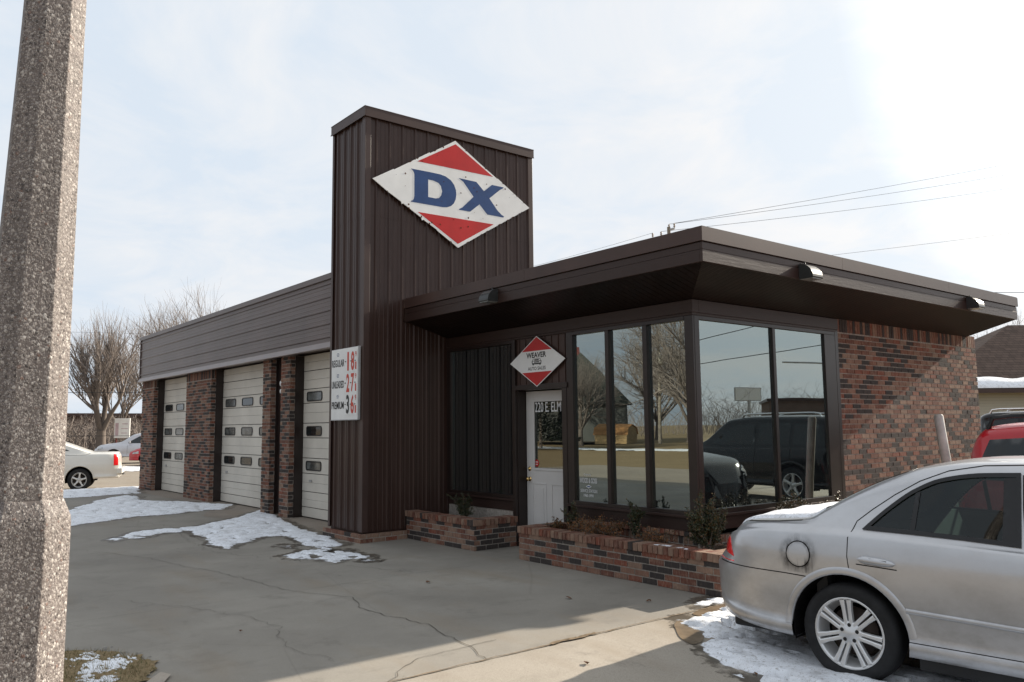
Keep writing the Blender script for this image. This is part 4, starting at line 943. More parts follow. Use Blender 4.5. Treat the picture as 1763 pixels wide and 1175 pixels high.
# ------------------------------------------------------------------ wall lights under the canopy edge
def wall_light():
    T=thing('wall_light','dark quarter round wall light on the canopy side, nearest the corner','wall light',(CX1-0.008,2.46,3.315),0,'quarter round wall lights on the canopy edge')
    b=MB(); h=0.20; P=[(0,0)]+[(0.0,0.0)]; P=[(0.0,-0.03)]
    P=[(0.0,-0.075)]+[(0.17*math.sin(t),-0.075+0.155*math.cos(t)) for t in [i*math.pi/2/10 for i in range(0,11)]]
    P=[(0.0,-0.09),(0.0,0.08)]+[(0.17*math.sin(t),-0.075+0.155*math.cos(t)) for t in [i*math.pi/2/10 for i in range(1,11)]]+[(0.165,-0.09)]
    b.prism(P,lambda a,c:Vector((a,-h/2,c)),(0,h,0)); b.build('housing','bronze',T,0.004)
    b=MB(); b.box(0.01,0.16,-h/2+0.012,h/2-0.012,-0.097,-0.0905); b.build('lens','lens',T)
    b=MB(); b.lathe([(0,0.03),(0.008,0.03),(0.008,0.0)],8,'z',(0.02,0,0.08)); b.build('knuckle','bronze',T)
    return T
L1=wall_light()
L2=copy_tree(L1,None,'dark quarter round wall light on the canopy side, nearest the far end'); L2.location=(CX1-0.008,6.74,3.34)
L3=copy_tree(L1,None,'dark quarter round wall light on the front canopy edge, right of the tower'); L3.location=(2.25,CY0+0.012,3.335); L3.rotation_euler=(0,0,-math.pi/2)

# ------------------------------------------------------------------ concrete pole
PCX,PCY=7.297,-5.273
T=thing('concrete_pole','tapering eight sided exposed aggregate pole filling the left edge','pole',(PCX,PCY,0)); T.rotation_euler=(-0.0187,0.0149,0)
def octa(w,z): 
    r_=w/2/math.cos(R(22.5)); return [(r_*math.cos(R(22.5+45*k)),r_*math.sin(R(22.5+45*k)),z) for k in range(8)]
def octa_loft(ws,name):
    b=MB(); vs=[]
    for w,z in ws: vs+=octa(w,z)
    n=len(ws); fs=[(i*8+k,i*8+(k+1)%8,(i+1)*8+(k+1)%8,(i+1)*8+k) for i in range(n-1) for k in range(8)]
    b.add(vs,fs+[tuple(range((n-1)*8,n*8))]); return b.build(name,'agg',T,0.003)
octa_loft([(0.262,1.40),(0.258,1.50),(0.193,3.1),(0.09,7.6)],'shaft')
octa_loft([(0.36,-0.1),(0.338,0.7),(0.318,1.318),(0.312,1.345),(0.2655,1.402)],'base')
b=MB(); b.tube([(0,0,7.55),(0,0,7.9),(-0.15,-0.2,8.2),(-0.9,-1.2,8.55),(-1.3,-1.7,8.6)],[0.045,0.045,0.04,0.035,0.035],10); b.build('arm','galv',T)
b=MB(); b.lathe([(0,0.05),(0.10,0.03),(0.17,-0.02),(0.18,-0.06),(0.12,-0.10),(0,-0.12)],16,'z',(-1.45,-1.9,8.6)); b.build('lamp_head','galv',T)

# ------------------------------------------------------------------ leaning bollard
T=thing('bollard','leaning weathered white pipe bollard standing before the side brick wall','bollard',(5.80,5.29,0))
b=MB(); b.tube([(0.10,0.02,-0.05),(0.05,0.01,0.8),(-0.045,0,1.705),(-0.047,0,1.73)],[0.058,0.058,0.058,0.045],20); b.build('pipe','bollard',T)
b=MB(); b.lathe([(0.15,0.0),(0.15,0.02),(0.06,0.035),(0,0.035)],18,'z',(0.10,0.02,-0.01)); b.build('footing','conc2',T)

# ================================================================== PLANTS
def leafy(name,label,cat,loc,h,w,n,mats,seed,group=None,leaf=0.016,stems=9,shape='cone',spread=1.0):
    random.seed(seed); T=thing(name,label,cat,loc,0,group)
    st=MB(); tips=[]
    for k in range(stems):
        a=random.uniform(0,6.283); r=w*random.uniform(0.25,1.0)*spread; hh=h*random.uniform(0.5,1.0)*(1-0.35*(r/(w+1e-6))**2)
        p0=Vector((random.uniform(-.04,.04),random.uniform(-.04,.04),-0.05)); p3=Vector((r*math.cos(a),r*math.sin(a),hh)); p1=p0.lerp(p3,0.4)+Vector((0,0,0.08*h))
        st.tube([p0,p1,p3],[0.007,0.005,0.002],4,caps=False)
        for j in range(9):
            t=random.uniform(0.25,1); q=p0.lerp(p3,t)+Vector((0,0,0.08*h*(1-t)))
            e=q+Vector((random.gauss(0,.05),random.gauss(0,.05),random.uniform(0.02,.12)))*(w/0.25)**0.5
            st.tube([q,e],[0.003,0.0012],3,caps=False); tips.append((q,e))
        tips.append((p1,p3))
    st.build('stems','bark',T)
    lf=MB()
    leaf*=0.9
    for k in range(int(n*1.7)):
        q,e=random.choice(tips); t=random.uniform(0.1,1.05); c=q.lerp(e,t)+Vector((random.gauss(0,.012),random.gauss(0,.012),random.gauss(0,.012)))*(w/0.25)
        d=Vector((random.gauss(0,1),random.gauss(0,1),random.gauss(0.4,1))).normalized(); s_=d.cross(Vector((random.gauss(0,1),random.gauss(0,1),random.gauss(0,1)))).normalized()
        l=leaf*random.uniform(0.6,1.35); ww=l*0.42; nn=d.cross(s_)*ww*0.25
        lf.add([c,c+d*l*0.5+s_*ww+nn,c+d*l,c+d*l*0.5-s_*ww+nn],[(0,1,2,3)],random.choices(range(len(mats)),weights=[m[1] for m in mats])[0])
    lf.build('foliage',[m[0] for m in mats],T)
    return T
g='shrubs in the brick planters'
leafy('boxwood_shrub','tall glossy dark green shrub at the outer planter corner beside the silver car','shrub',(5.22,1.17,0.30),0.66,0.24,5200,[('leafg',6),('leafo',2.5)],3,g,0.020,16)
leafy('boxwood_shrub','small dark green shrub in the small planter against the dark window','shrub',(0.85,1.17,0.30),0.42,0.17,2200,[('leafg',6),('leafo',1)],5,g,0.018,10)
leafy('boxwood_shrub','upright dark green shrub at the door end of the long planter','shrub',(3.12,1.22,0.30),0.42,0.12,1700,[('leafg',5),('leafo',2)],8,g,0.018,9)
leafy('boxwood_shrub','low bronze brown shrub left of the upright green one in the long planter','shrub',(2.92,1.12,0.30),0.20,0.12,1000,[('leafo',5),('leafd',2)],9,g,0.018,9)
leafy('boxwood_shrub','slim pointed dark shrub before the second front pane','shrub',(4.12,1.26,0.30),0.52,0.10,1500,[('leafg',6),('leafo',1)],11,g,0.018,8)
leafy('dried_perennial','low clump of dry rusty brown stems at the middle of the long planter','dead plant',(3.75,1.12,0.30),0.26,0.34,1500,[('leafd',5),('leafo',3)],13,'dry clumps in the long planter',0.020,24,spread=1.1)
leafy('dried_perennial','dry rusty clump just right of the upright shrub near the door','dead plant',(3.38,1.08,0.30),0.20,0.20,1000,[('leafd',5),('leafo',3)],14,'dry clumps in the long planter',0.020,18,spread=1.1)
leafy('dried_perennial','sparse dry clump nearest the tall corner shrub','dead plant',(4.55,1.08,0.30),0.18,0.22,700,[('leafd',5),('leafo',3)],15,'dry clumps in the long planter',0.020,16,spread=1.1)
leafy('boxwood_shrub','bronze tipped shrub in the side planter below the side panes','shrub',(5.25,2.70,0.30),0.52,0.26,2600,[('leafg',4),('leafo',4)],17,g,0.020,12)
leafy('boxwood_shrub','loose bronze shrub farthest along the side planter','shrub',(5.30,3.65,0.30),0.55,0.26,2200,[('leafg',3),('leafo',5)],19,g,0.020,12)
# snow on the planter rim
# fallen leaves
def leaf_thing(x,y,s,label):
    b=MB(); z=gz(x,y)+0.012; random.seed(int(abs(x*100)))
    P=[(s*random.uniform(0.6,1.1)*math.cos(t),0.6*s*random.uniform(0.6,1.1)*math.sin(t)) for t in [k*0.785 for k in range(8)]]
    b.add([(x,y,z+0.012)]+[(x+p[0],y+p[1],z+random.uniform(-0.004,0.012)) for p in P],[(0,1+k,1+(k+1)%8) for k in range(8)])
    return tag(b.build('fallen_leaf','leaflitter'),label,'leaf','fallen leaves on the pavement')
leaf_thing(3.18,-0.92,0.04,'curled brown leaf on the grey pavement, nearest the small planter')
leaf_thing(4.75,-0.35,0.035,'flat dark leaf on the pavement before the long planter, left one')
leaf_thing(5.33,0.12,0.035,'flat dark leaf on the pavement near the long planter corner')
leaf_thing(7.12,-0.80,0.03,'reddish leaf lying on the snow by the rear wheel')
leaf_thing(6.35,-1.65,0.03,'small dark leaf on the sunlit pavement slab')
leaf_thing(3.95,-3.2,0.022,'tiny dark leaf on the shaded pavement near the turf')
# grass blades on the island
random.seed(21); b=MB()
for k in range(9000):
    x=random.uniform(2.8,5.15); y=random.uniform(-5.6,-4.02)
    if not in_poly(x,y,edge+[(4.95,-4.25),(5.12,-4.7),(5.2,-8.45),(0.9,-8.45)]): continue
    h=random.uniform(0.012,0.040); a=random.uniform(0,6.283); w=0.0022; lx,ly=random.gauss(0,.018),random.gauss(0,.018)
    b.add([(x-w*math.cos(a),y-w*math.sin(a),0.012),(x+w*math.cos(a),y+w*math.sin(a),0.012),(x+lx,y+ly,0.012+h)],[(0,1,2)],0 if random.random()<0.72 else 1)
tag(b.build('grass',['blade','blade2']),'short dry winter grass growing on the turf corner','grass',kind='stuff')
# weeds in the joint
random.seed(5); b=MB()
for k in range(160):
    y=random.uniform(-1.5,-1.1) if k<110 else random.uniform(-3,0); x=5.86+random.gauss(0,0.012)
    b.add([(x-0.001,y,0.01),(x+0.001,y,0.01),(x+random.gauss(0,.02),y+random.gauss(0,.02),random.uniform(0.01,0.035))],[(0,1,2)])
tag(b.build('weeds','blade'),'dry weeds sprouting from the sunlit pavement joint','weeds',kind='stuff')

# ================================================================== BARE TREES
def bare_tree_mesh(seed,H,spread=0.55,trunk=0.35,fork=0.22,limbs=6,levels=4,twigk=6,up=0.5,fine=0.012):
    rnd=random.Random(seed); tr=MB(); cr=MB()
    def branch(p,d,l,r,lev):
        n=4 if lev<3 else 3; pts=[p]; q=p; dd=d
        for i in range(n):
            dd=(dd+Vector((rnd.gauss(0,.10),rnd.gauss(0,.10),rnd.gauss(0.05*up*2,.06)))).normalized(); q=q+dd*(l/n); pts.append(q)
        rs=[r*(1-0.62*i/n) for i in range(n+1)]
        (tr if lev<2 else cr).tube(pts,rs,(8,7,5,4,3,3)[min(lev,5)],caps=False)
        if lev>=levels: return
        k={0:limbs,1:5,2:6,3:twigk,4:twigk}.get(lev,4)
        for j in range(k):
            t=rnd.uniform(0.35,1.0) if lev else rnd.uniform(0.8,1.0)
            i=min(n-1,int(t*n)); bp=pts[i].lerp(pts[i+1],t*n-i); dirn=(pts[i+1]-pts[i]).normalized()
            a=rnd.uniform(0,6.283); s=Vector((math.cos(a),math.sin(a),0.0)); s=(s-dirn*s.dot(dirn)).normalized()
            ang=rnd.uniform(0.35,0.95)*spread*1.5
            nd=(dirn*math.cos(ang)+s*math.sin(ang)+Vector((0,0,up*0.25))).normalized()
            branch(bp,nd,l*rnd.uniform(0.50,0.78)*(1.0 if lev else 1),max(fine*0.5,r*rnd.uniform(0.36,0.55)) if lev<3 else fine*rnd.uniform(0.6,1),lev+1)
        if lev: branch(pts[-1],dd,l*0.6,max(fine*0.6,rs[-1]*0.95),lev+1)
    # trunk
    base=Vector((0,0,-0.8)); top=Vector((rnd.gauss(0,.1),rnd.gauss(0,.1),H*fork))
    tr.tube([base,Vector((0,0,0)),Vector((0,0,H*fork*0.5)),top],[trunk*1.25,trunk*1.05,trunk*0.85,trunk*0.75],9,caps=False)
    for j in range(limbs):
        a=6.283*j/limbs+rnd.uniform(-.35,.35); ang=rnd.uniform(0.25,0.9)*spread
        if j==0: ang=0.1
        d=Vector((math.cos(a)*math.sin(ang),math.sin(a)*math.sin(ang),math.cos(ang)))
        branch(top-Vector((0,0,rnd.uniform(0,.25)*H*fork)),d,H*rnd.uniform(0.34,0.46),trunk*rnd.uniform(0.35,0.55),1)
    return tr,cr
def tree(label,x,y,z,seed,H,group='bare winter trees',**k):
    T=thing('bare_tree',label,'tree',(x,y,z),0,group)
    tr,cr=bare_tree_mesh(seed,H,**k); tr.build('trunk','bark',T); cr.build('crown','twig',T); return T
T1=tree('large bare spreading tree behind the pale SUV at left, two storeys tall',-55.8,8.2,-0.7,2,9.9,trunk=0.42,fork=0.24,limbs=8,spread=0.62,twigk=5,fine=0.013,up=0.9)
T2=tree('bare tree rising behind the garage roof',-37.9,10.2,-0.6,5,8.9,trunk=0.3,fork=0.3,limbs=6,spread=0.62,twigk=4,fine=0.010,up=0.7)
def tree_copy(src,x,y,z,s,rz,label):
    c=copy_tree(src,None,label); c.location=(x,y,z); c.scale=(s,s,s); c.rotation_euler=(0,0,rz); return c
tree_copy(T1,-62,2.2,-0.7,0.95,1.1,'bare tree partly hidden behind the concrete pole')
tree_copy(T2,-61,14.2,-0.7,1.2,2.0,'bare tree just left of the garage fascia corner, behind the large one')
tree_copy(T2,-72,13.0,-0.7,0.95,4.0,'smaller bare tree farthest back at left')
tree_copy(T2,-14.2,62.5,0,0.92,2.7,'bare tree rising behind the brown roofed house')
# across the street (seen in the front panes)
T5=tree('very large bare tree across the street by the wooden utility pole',-36,-50,0,9,15.5,trunk=0.45,fork=0.14,limbs=9,spread=0.85,twigk=6,fine=0.02)
tree_copy(T5,-44,-30,0,0.85,2.0,'bare tree across the street left of the dark house')
tree_copy(T5,-50,-48.5,0,0.62,1.2,'bare tree across the street directly before the dark house')
tree_copy(T5,-47,-62,0,0.8,3.1,'bare tree across the street right of the dark house gable')
tree_copy(T5,-62,-74,0,1.0,4.0,'bare tree across the street behind the dark house')
tree_copy(T5,-20,-56,0,0.7,5.2,'smaller bare tree across the street at the right')
def cedar(x,y,h,w,seed,label):
    T=thing('cedar_tree',label,'tree',(x,y,0),0,'evergreens across the street'); rnd=random.Random(seed)
    b=MB(); b.tube([(0,0,-.2),(0,0,h*0.9)],[0.16,0.03],6); b.build('trunk','bark',T); b=MB()
    for k in range(2600):
        z=h*(0.06+0.94*rnd.random()**1.1); r=w*(1-(z/h))**0.75*math.sqrt(rnd.uniform(0.25,1))*(1+0.25*math.sin(z*5+seed)); a=rnd.uniform(0,6.283)
        c=Vector((r*math.cos(a),r*math.sin(a),z)); d=Vector((math.cos(a),math.sin(a),rnd.uniform(-.2,.8))).normalized(); s=Vector((-math.sin(a),math.cos(a),rnd.uniform(-.4,.4)))
        l=rnd.uniform(.18,.42); b.add([c,c+d*l*.5+s*l*.3,c+d*l,c+d*l*.5-s*l*.3],[(0,1,2,3)])
    b.build('crown','pine',T)
cedar(-42,-36,6.0,2.2,3,'broad dark evergreen across the street left of the shed'); cedar(-45,-37.5,7.0,2.2,4,'tallest dark evergreen across the street'); cedar(-46,-42.5,3.6,1.5,6,'low dark evergreen directly behind the shed')
# brush and tree line as masses
def brush(name,label,x0,x1,y0,y1,z0,h,n,mat,seed,leafy_=False):
    rnd=random.Random(seed); b=MB()
    for k in range(n):
        x=rnd.uniform(x0,x1); y=rnd.uniform(y0,y1); hh=h*(0.55+0.45*noise.noise((x*0.12,y*0.12,seed)))*rnd.uniform(0.5,1.1)
        p=Vector((x,y,z0)); q=p+Vector((rnd.gauss(0,.35),rnd.gauss(0,.35),1))*hh*0.5; r_=q+Vector((rnd.gauss(0,.6),rnd.gauss(0,.6),0.9))*hh*0.5
        w=0.035*rnd.uniform(.6,1.6); b.tube([p,q,r_],[w,w*.7,w*.3],3,caps=False,sm=False)
        for j in range(3):
            t=q.lerp(r_,rnd.random()); e=t+Vector((rnd.gauss(0,.5),rnd.gauss(0,.5),rnd.uniform(.1,.7)))*hh*0.22; b.tube([t,e],[w*.5,w*.2],3,caps=False,sm=False)
    return tag(b.build(name,mat),label,'brush',kind='stuff')
brush('brush','brown leafless brush behind the parked trucks',-88,-64,-2,26,-0.3,5.2,3600,'twig',3)
brush('tree_line','far off leafless wooded skyline beyond the lots',60,140,90,190,0,12,1800,'twig',4)
brush('tree_line','far off leafless woods across the street',-160,-70,-110,-60,0,9,1500,'twig',6)

# ================================================================== FAR BUILDINGS, POLES, SIGNS
T=thing('low_building','long low brown building behind the brush at far left','building',(-92,14,-0.7))
b=MB(); b.box(-3,3,-22,14,0,3.9); b.build('wall','farbrick',T); b=MB(); b.box(-3.3,3.4,-22.4,14.4,3.9,4.25); b.build('roof','browntrim',T)
b=MB(); b.box(3.0,3.05,-1.2,2.6,0.0,2.6); b.build('red_door','farred',T)
# cream house right
T=thing('cream_house','cream sided house with a brown shingled roof and snow along its eave','house',(-4.85,38.9,0.0),math.atan2(0.7824,0.6227))
# local x runs along the eave (to the right in view), local y away
b=MB(); b.box(-4.5,19,0,9,-0.3,3.15); b.build('wall','siding',T)
ez,rz_=3.22,6.9
b=MB(); b.add([(-5.2,-0.75,ez),(19.4,-0.75,ez),(19.4,4.5,rz_),(2.1,4.5,rz_),(-5.2,9.75,ez),(19.4,9.75,ez)],[(0,1,2,3),(4,0,3),(5,4,3,2),(0,4,5,1),(1,5,2)])
rf=b.build('roof','shingle',T)
b=MB(); b.box(-5.2,19.4,-0.80,-0.752,ez-0.22,ez+0.0); b.build('gutter','browntrim',T)
b=MB()
xs=[-4.9+0.25*i for i in range(97)]; vs=[]
for x in xs:
    w=0.95+0.25*noise.noise((x*0.8,0,0)) ; vs+=[(x,-0.80,ez+0.02),(x,-0.76,ez+0.12),(x,-0.7+w*0.6,ez+0.10+w*0.6*0.70),(x,-0.7+w,ez+0.0+w*0.70-0.02)]
b.add(vs,[(4*i+k,4*i+4+k,4*i+5+k,4*i+1+k) for i in range(len(xs)-1) for k in range(3)],0,0,True); b.build('roof_snow','snow',rf)
# white sign at far left
T=thing('pylon_sign','white boxed roadside sign on short posts beyond the pale SUV','sign',(-57.4,10.0,-0.7),R(-25))
b=MB(); b.box(-0.09,0.09,-0.55,0.55,1.75,3.25); b.build('sign_cabinet','white',T,0.02)
b=MB(); b.box(0.0905,0.093,-0.48,-0.25,1.95,2.9); b.box(0.0905,0.093,0.0,0.4,2.8,2.86); b.box(0.0905,0.093,-0.05,0.42,2.45,2.5); b.box(0.0905,0.093,-0.05,0.35,2.1,2.15); b.build('faded_lettering','pricefade',T)
for s in (-0.4,0.4):
    b=MB(); b.tube([(0,s,0),(0,s,1.75)],0.06,8); b.build('post','farred',T)
def upole(name,label,x,y,z,h,r,mat='pole',arm=True,rz=0,trans=False,group='utility poles'):
    T=thing(name,label,'utility pole',(x,y,z),rz,group)
    b=MB(); b.tube([(0,0,-.2),(0,0,h)],[r,r*0.65],10); b.build('shaft',mat,T)
    if arm:
        b=MB(); b.box(-1.15,1.15,-0.06,0.06,h-0.55,h-0.42); b.build('crossarm',mat,T)
        for s in (-1.05,-0.5,0.5,1.05):
            b=MB(); b.lathe([(0,0.22),(0.035,0.20),(0.05,0.14),(0.03,0.11),(0.055,0.06),(0.02,0.03),(0.02,0)],8,'z',(s,0,h-0.42)); b.build('insulator','ceramic',T)
    if trans:
        for s in (-0.42,0.42):
            b=MB(); b.lathe([(0,0.95),(0.10,0.93),(0.22,0.85),(0.235,0.80),(0.235,0.05),(0.20,0),(0,0)],16,'z',(s,-0.05,h-3.3)); b.lathe([(0,1.2),(0.03,1.19),(0.04,1.1),(0.03,0.93)],8,'z',(s+0.08,-0.05,h-3.3)); b.build('transformer','transformer',T)
    return T
upole('utility_pole','weathered pole with two transformer cans across the street beside the shed',-40.9,-50.2,0,10.6,0.17,arm=True,rz=0.75,trans=True)
upole('utility_pole','pale pole at far left behind the white pickup',-46.8,2.0,-0.7,4.6,0.16,'polegrey',False)
T=upole('utility_pole','wooden pole whose insulators peek over the canopy roof',-15.1,24.75,0,11.30,0.13,arm=False)
b=MB(); b.box(-0.95,0.95,-0.04,0.04,10.80,10.90); o=b.build('crossarm','pole',T); o.rotation_euler=(0,0,0.25)
for s,zt_ in ((-0.88,10.90),(-0.42,10.90),(0.02,11.20),(0.30,11.20)):
    b=MB(); b.lathe([(0,0.24),(0.04,0.22),(0.055,0.17),(0.03,0.13),(0.06,0.08),(0.02,0.03),(0.02,-0.05)],8,'z',(s*math.cos(.25),s*math.sin(.25),zt_)); b.build('insulator','ceramic',T)
b=MB(); b.box(-0.05,0.36,-0.04,0.04,11.12,11.20); b.build('top_bracket','galv',T)
def wire(label,p,q,sag,r=0.012,group='overhead wires'):
    p=Vector(p); q=Vector(q); n=24; pts=[p.lerp(q,i/n)-Vector((0,0,sag*4*(i/n)*(1-i/n))) for i in range(n+1)]
    b=MB(); b.tube(pts,r,5,caps=False); return tag(b.build('overhead_wire','wire'),label,'wire',group)
P0=[Vector((-15.1,24.75,0))+Vector((s*math.cos(.25),s*math.sin(.25),z)) for s,z in ((-0.88,11.14),(-0.42,11.14),(0.02,11.44),(0.30,11.44))]
wire('topmost thin overhead wire at upper right',P0[3],(-9.9,74.7,24.7),0.15,0.010)
wire('second thin overhead wire at upper right',P0[2],(-9.9,74.7,23.6),0.2,0.010)
wire('third thin overhead wire at upper right',P0[1],(-9.9,74.7,22.3),0.25,0.010)
wire('lone thin wire low over the canopy at right',(-16.5,34.0,10.8),(-9.9,70.7,17.5),0.1,0.009)
wire('thin wire running left from the hidden pole to the tower',P0[0],(-25.7,20.0,9.6),0.1,0.007)
wire('short thick wire leaving the canopy far corner at right',(-12.6,44.5,9.62),(-3.0,56.5,9.5),0.05,0.018)
wire('dark wire crossing before the large bare tree at left',(-48,-8,3.9),(-40,22,4.15),0.05,0.016)
wire('lower dark wire crossing the bare tree trunks at left',(-48,-8,1.45),(-40,22,1.2),0.03,0.014)
wire('high faint wire at far left above the trees',(-58,-10,8.6),(-50,26,9.3),0.2,0.008)
# dark house and shed across the street
T=thing('dark_house','dark house with a steep green grey roof and two red chimneys across the street','house',(-60,-57,0),R(38))
b=MB(); b.box(-8,8,-5,5,0,4.0); b.build('wall','darksiding',T)
b=MB(); b.prism([(-5.6,3.9),(0,9.6),(5.6,3.9)],lambda a,c:(-8.5,a,c),(17,0,0)); rf=b.build('roof','greyroof',T)
b=MB(); b.prism([(-3.4,3.9),(0,7.6),(3.4,3.9)],lambda a,c:(a-2,4.0,c),(0,5.0,0)); b.build('gable','greyroof',T)
for x in (-4.5,3.5):
    b=MB(); b.box(x-.35,x+.35,-.35,.35,8.2,10.6); b.build('chimney','farred',T)
for x in (-5,1,5): b=MB(); b.box(x-.5,x+.5,5.0,5.05,1.2,2.8); b.build('window','darkglass',T)
T=SHED=thing('garden_shed','low tan garden shed with a brown gambrel roof across the street','shed',(-41.6,-44.9,0.0),R(-20))
G=[(-1.05,1.0),(-0.85,1.75),(0,2.15),(0.85,1.75),(1.05,1.0)]
b=MB(); b.box(-1.9,1.9,-0.98,0.98,0,1.05); b.build('wall','shedwood',T)
b=MB(); b.prism([(-0.98,1.0),(-0.80,1.70),(0,2.08),(0.80,1.70),(0.98,1.0),(0.98,0.02),(-0.98,0.02)],lambda a,c:(1.901,a,c),(0.02,0,0)); b.prism([(-0.98,1.0),(-0.80,1.70),(0,2.08),(0.80,1.70),(0.98,1.0)],lambda a,c:(-1.92,a,c),(0.02,0,0)); b.build('gable_end','shedend',T)
b=MB()
for (p,q) in zip(G[:-1],G[1:]): b.prism([p,q,(q[0],q[1]+0.05),(p[0],p[1]+0.05)],lambda a,c:(-2.05,a,c),(4.1,0,0))
b.build('roof','shedroof',T)
SHED.scale=(0.82,1.2,0.80)
# billboard and brick building seen in the side panes
T=thing('billboard','pale roadside billboard on a post beyond the side lot','billboard',(71.4,96.4,0),R(35))
b=MB(); b.box(-0.2,0.2,-2.0,2.0,5.1,7.05); b.build('panel','galv',T); b=MB(); b.box(-0.215,-0.2005,-1.9,1.9,5.2,6.95); b.build('poster','panel',T)
b=MB(); b.tube([(0,0,0),(0,0,5.1)],0.25,10); b.build('post','galv',T)
T=thing('brick_store','long low brown brick store beyond the side lot','building',(27,52,0),R(-38))
b=MB(); b.box(-16,9,0,10,0,3.3); b.build('wall','farbrick',T); b=MB(); b.box(-16.2,9.2,-0.2,10.2,3.3,3.5); b.build('roof','browntrim',T)
wire('upper wire above the side parking lot',(31.2,24.5,4.7),(16.5,42.1,10.2),0.1,0.022)
wire('lower wire above the side parking lot',(31.6,24.2,4.0),(14.0,45.0,8.2),0.25,0.022)
T=thing('street_lamp','slim street lamp with a long horizontal arm beyond the side lot','street lamp',(12.3,17.9,0),0)
b=MB(); b.tube([(0,0,0),(0,0,3.9)],[0.06,0.045],8); b.build('shaft','galv',T); b=MB(); b.tube([(0,0,3.45),(1.14,-1.5,3.52)],[0.028,0.028],6); b.build('arm','galv',T)
# post side sliver at far left
T=thing('roadside_sign','brown board sign just showing left of the concrete pole','sign',(-16.4,-11.2,0),R(15))
b=MB(); b.box(-0.05,0.05,-1.0,1.0,4.2,6.0); b.build('sign_board','fasciametal',T); b=MB(); b.tube([(0,-0.5,0),(0,-0.5,4.2)],0.06,8); b.build('post','galv',T)

# ================================================================== VEHICLES
def interp(P,x):
    """smooth (monotone-ish Catmull) interpolation through (x,y) pairs"""
    if x<=P[0][0]: return P[0][1]
    if x>=P[-1][0]: return P[-1][1]
    for i in range(len(P)-1):
        if x<=P[i+1][0]:
            x0,y0=P[i]; x1,y1=P[i+1]; h=x1-x0; t=(x-x0)/h
            def sl(k):
                if k<=0 or k>=len(P)-1:
                    j=0 if k<=0 else len(P)-2; return (P[j+1][1]-P[j][1])/(P[j+1][0]-P[j][0])
                a=(P[k][1]-P[k-1][1])/(P[k][0]-P[k-1][0]); b=(P[k+1][1]-P[k][1])/(P[k+1][0]-P[k][0])
                return 0 if a*b<=0 else 2*a*b/(a+b)
            m0,m1=sl(i),sl(i+1); t2,t3=t*t,t*t*t
            return y0*(2*t3-3*t2+1)+m0*h*(t3-2*t2+t)+y1*(-2*t3+3*t2)+m1*h*(t3-t2)
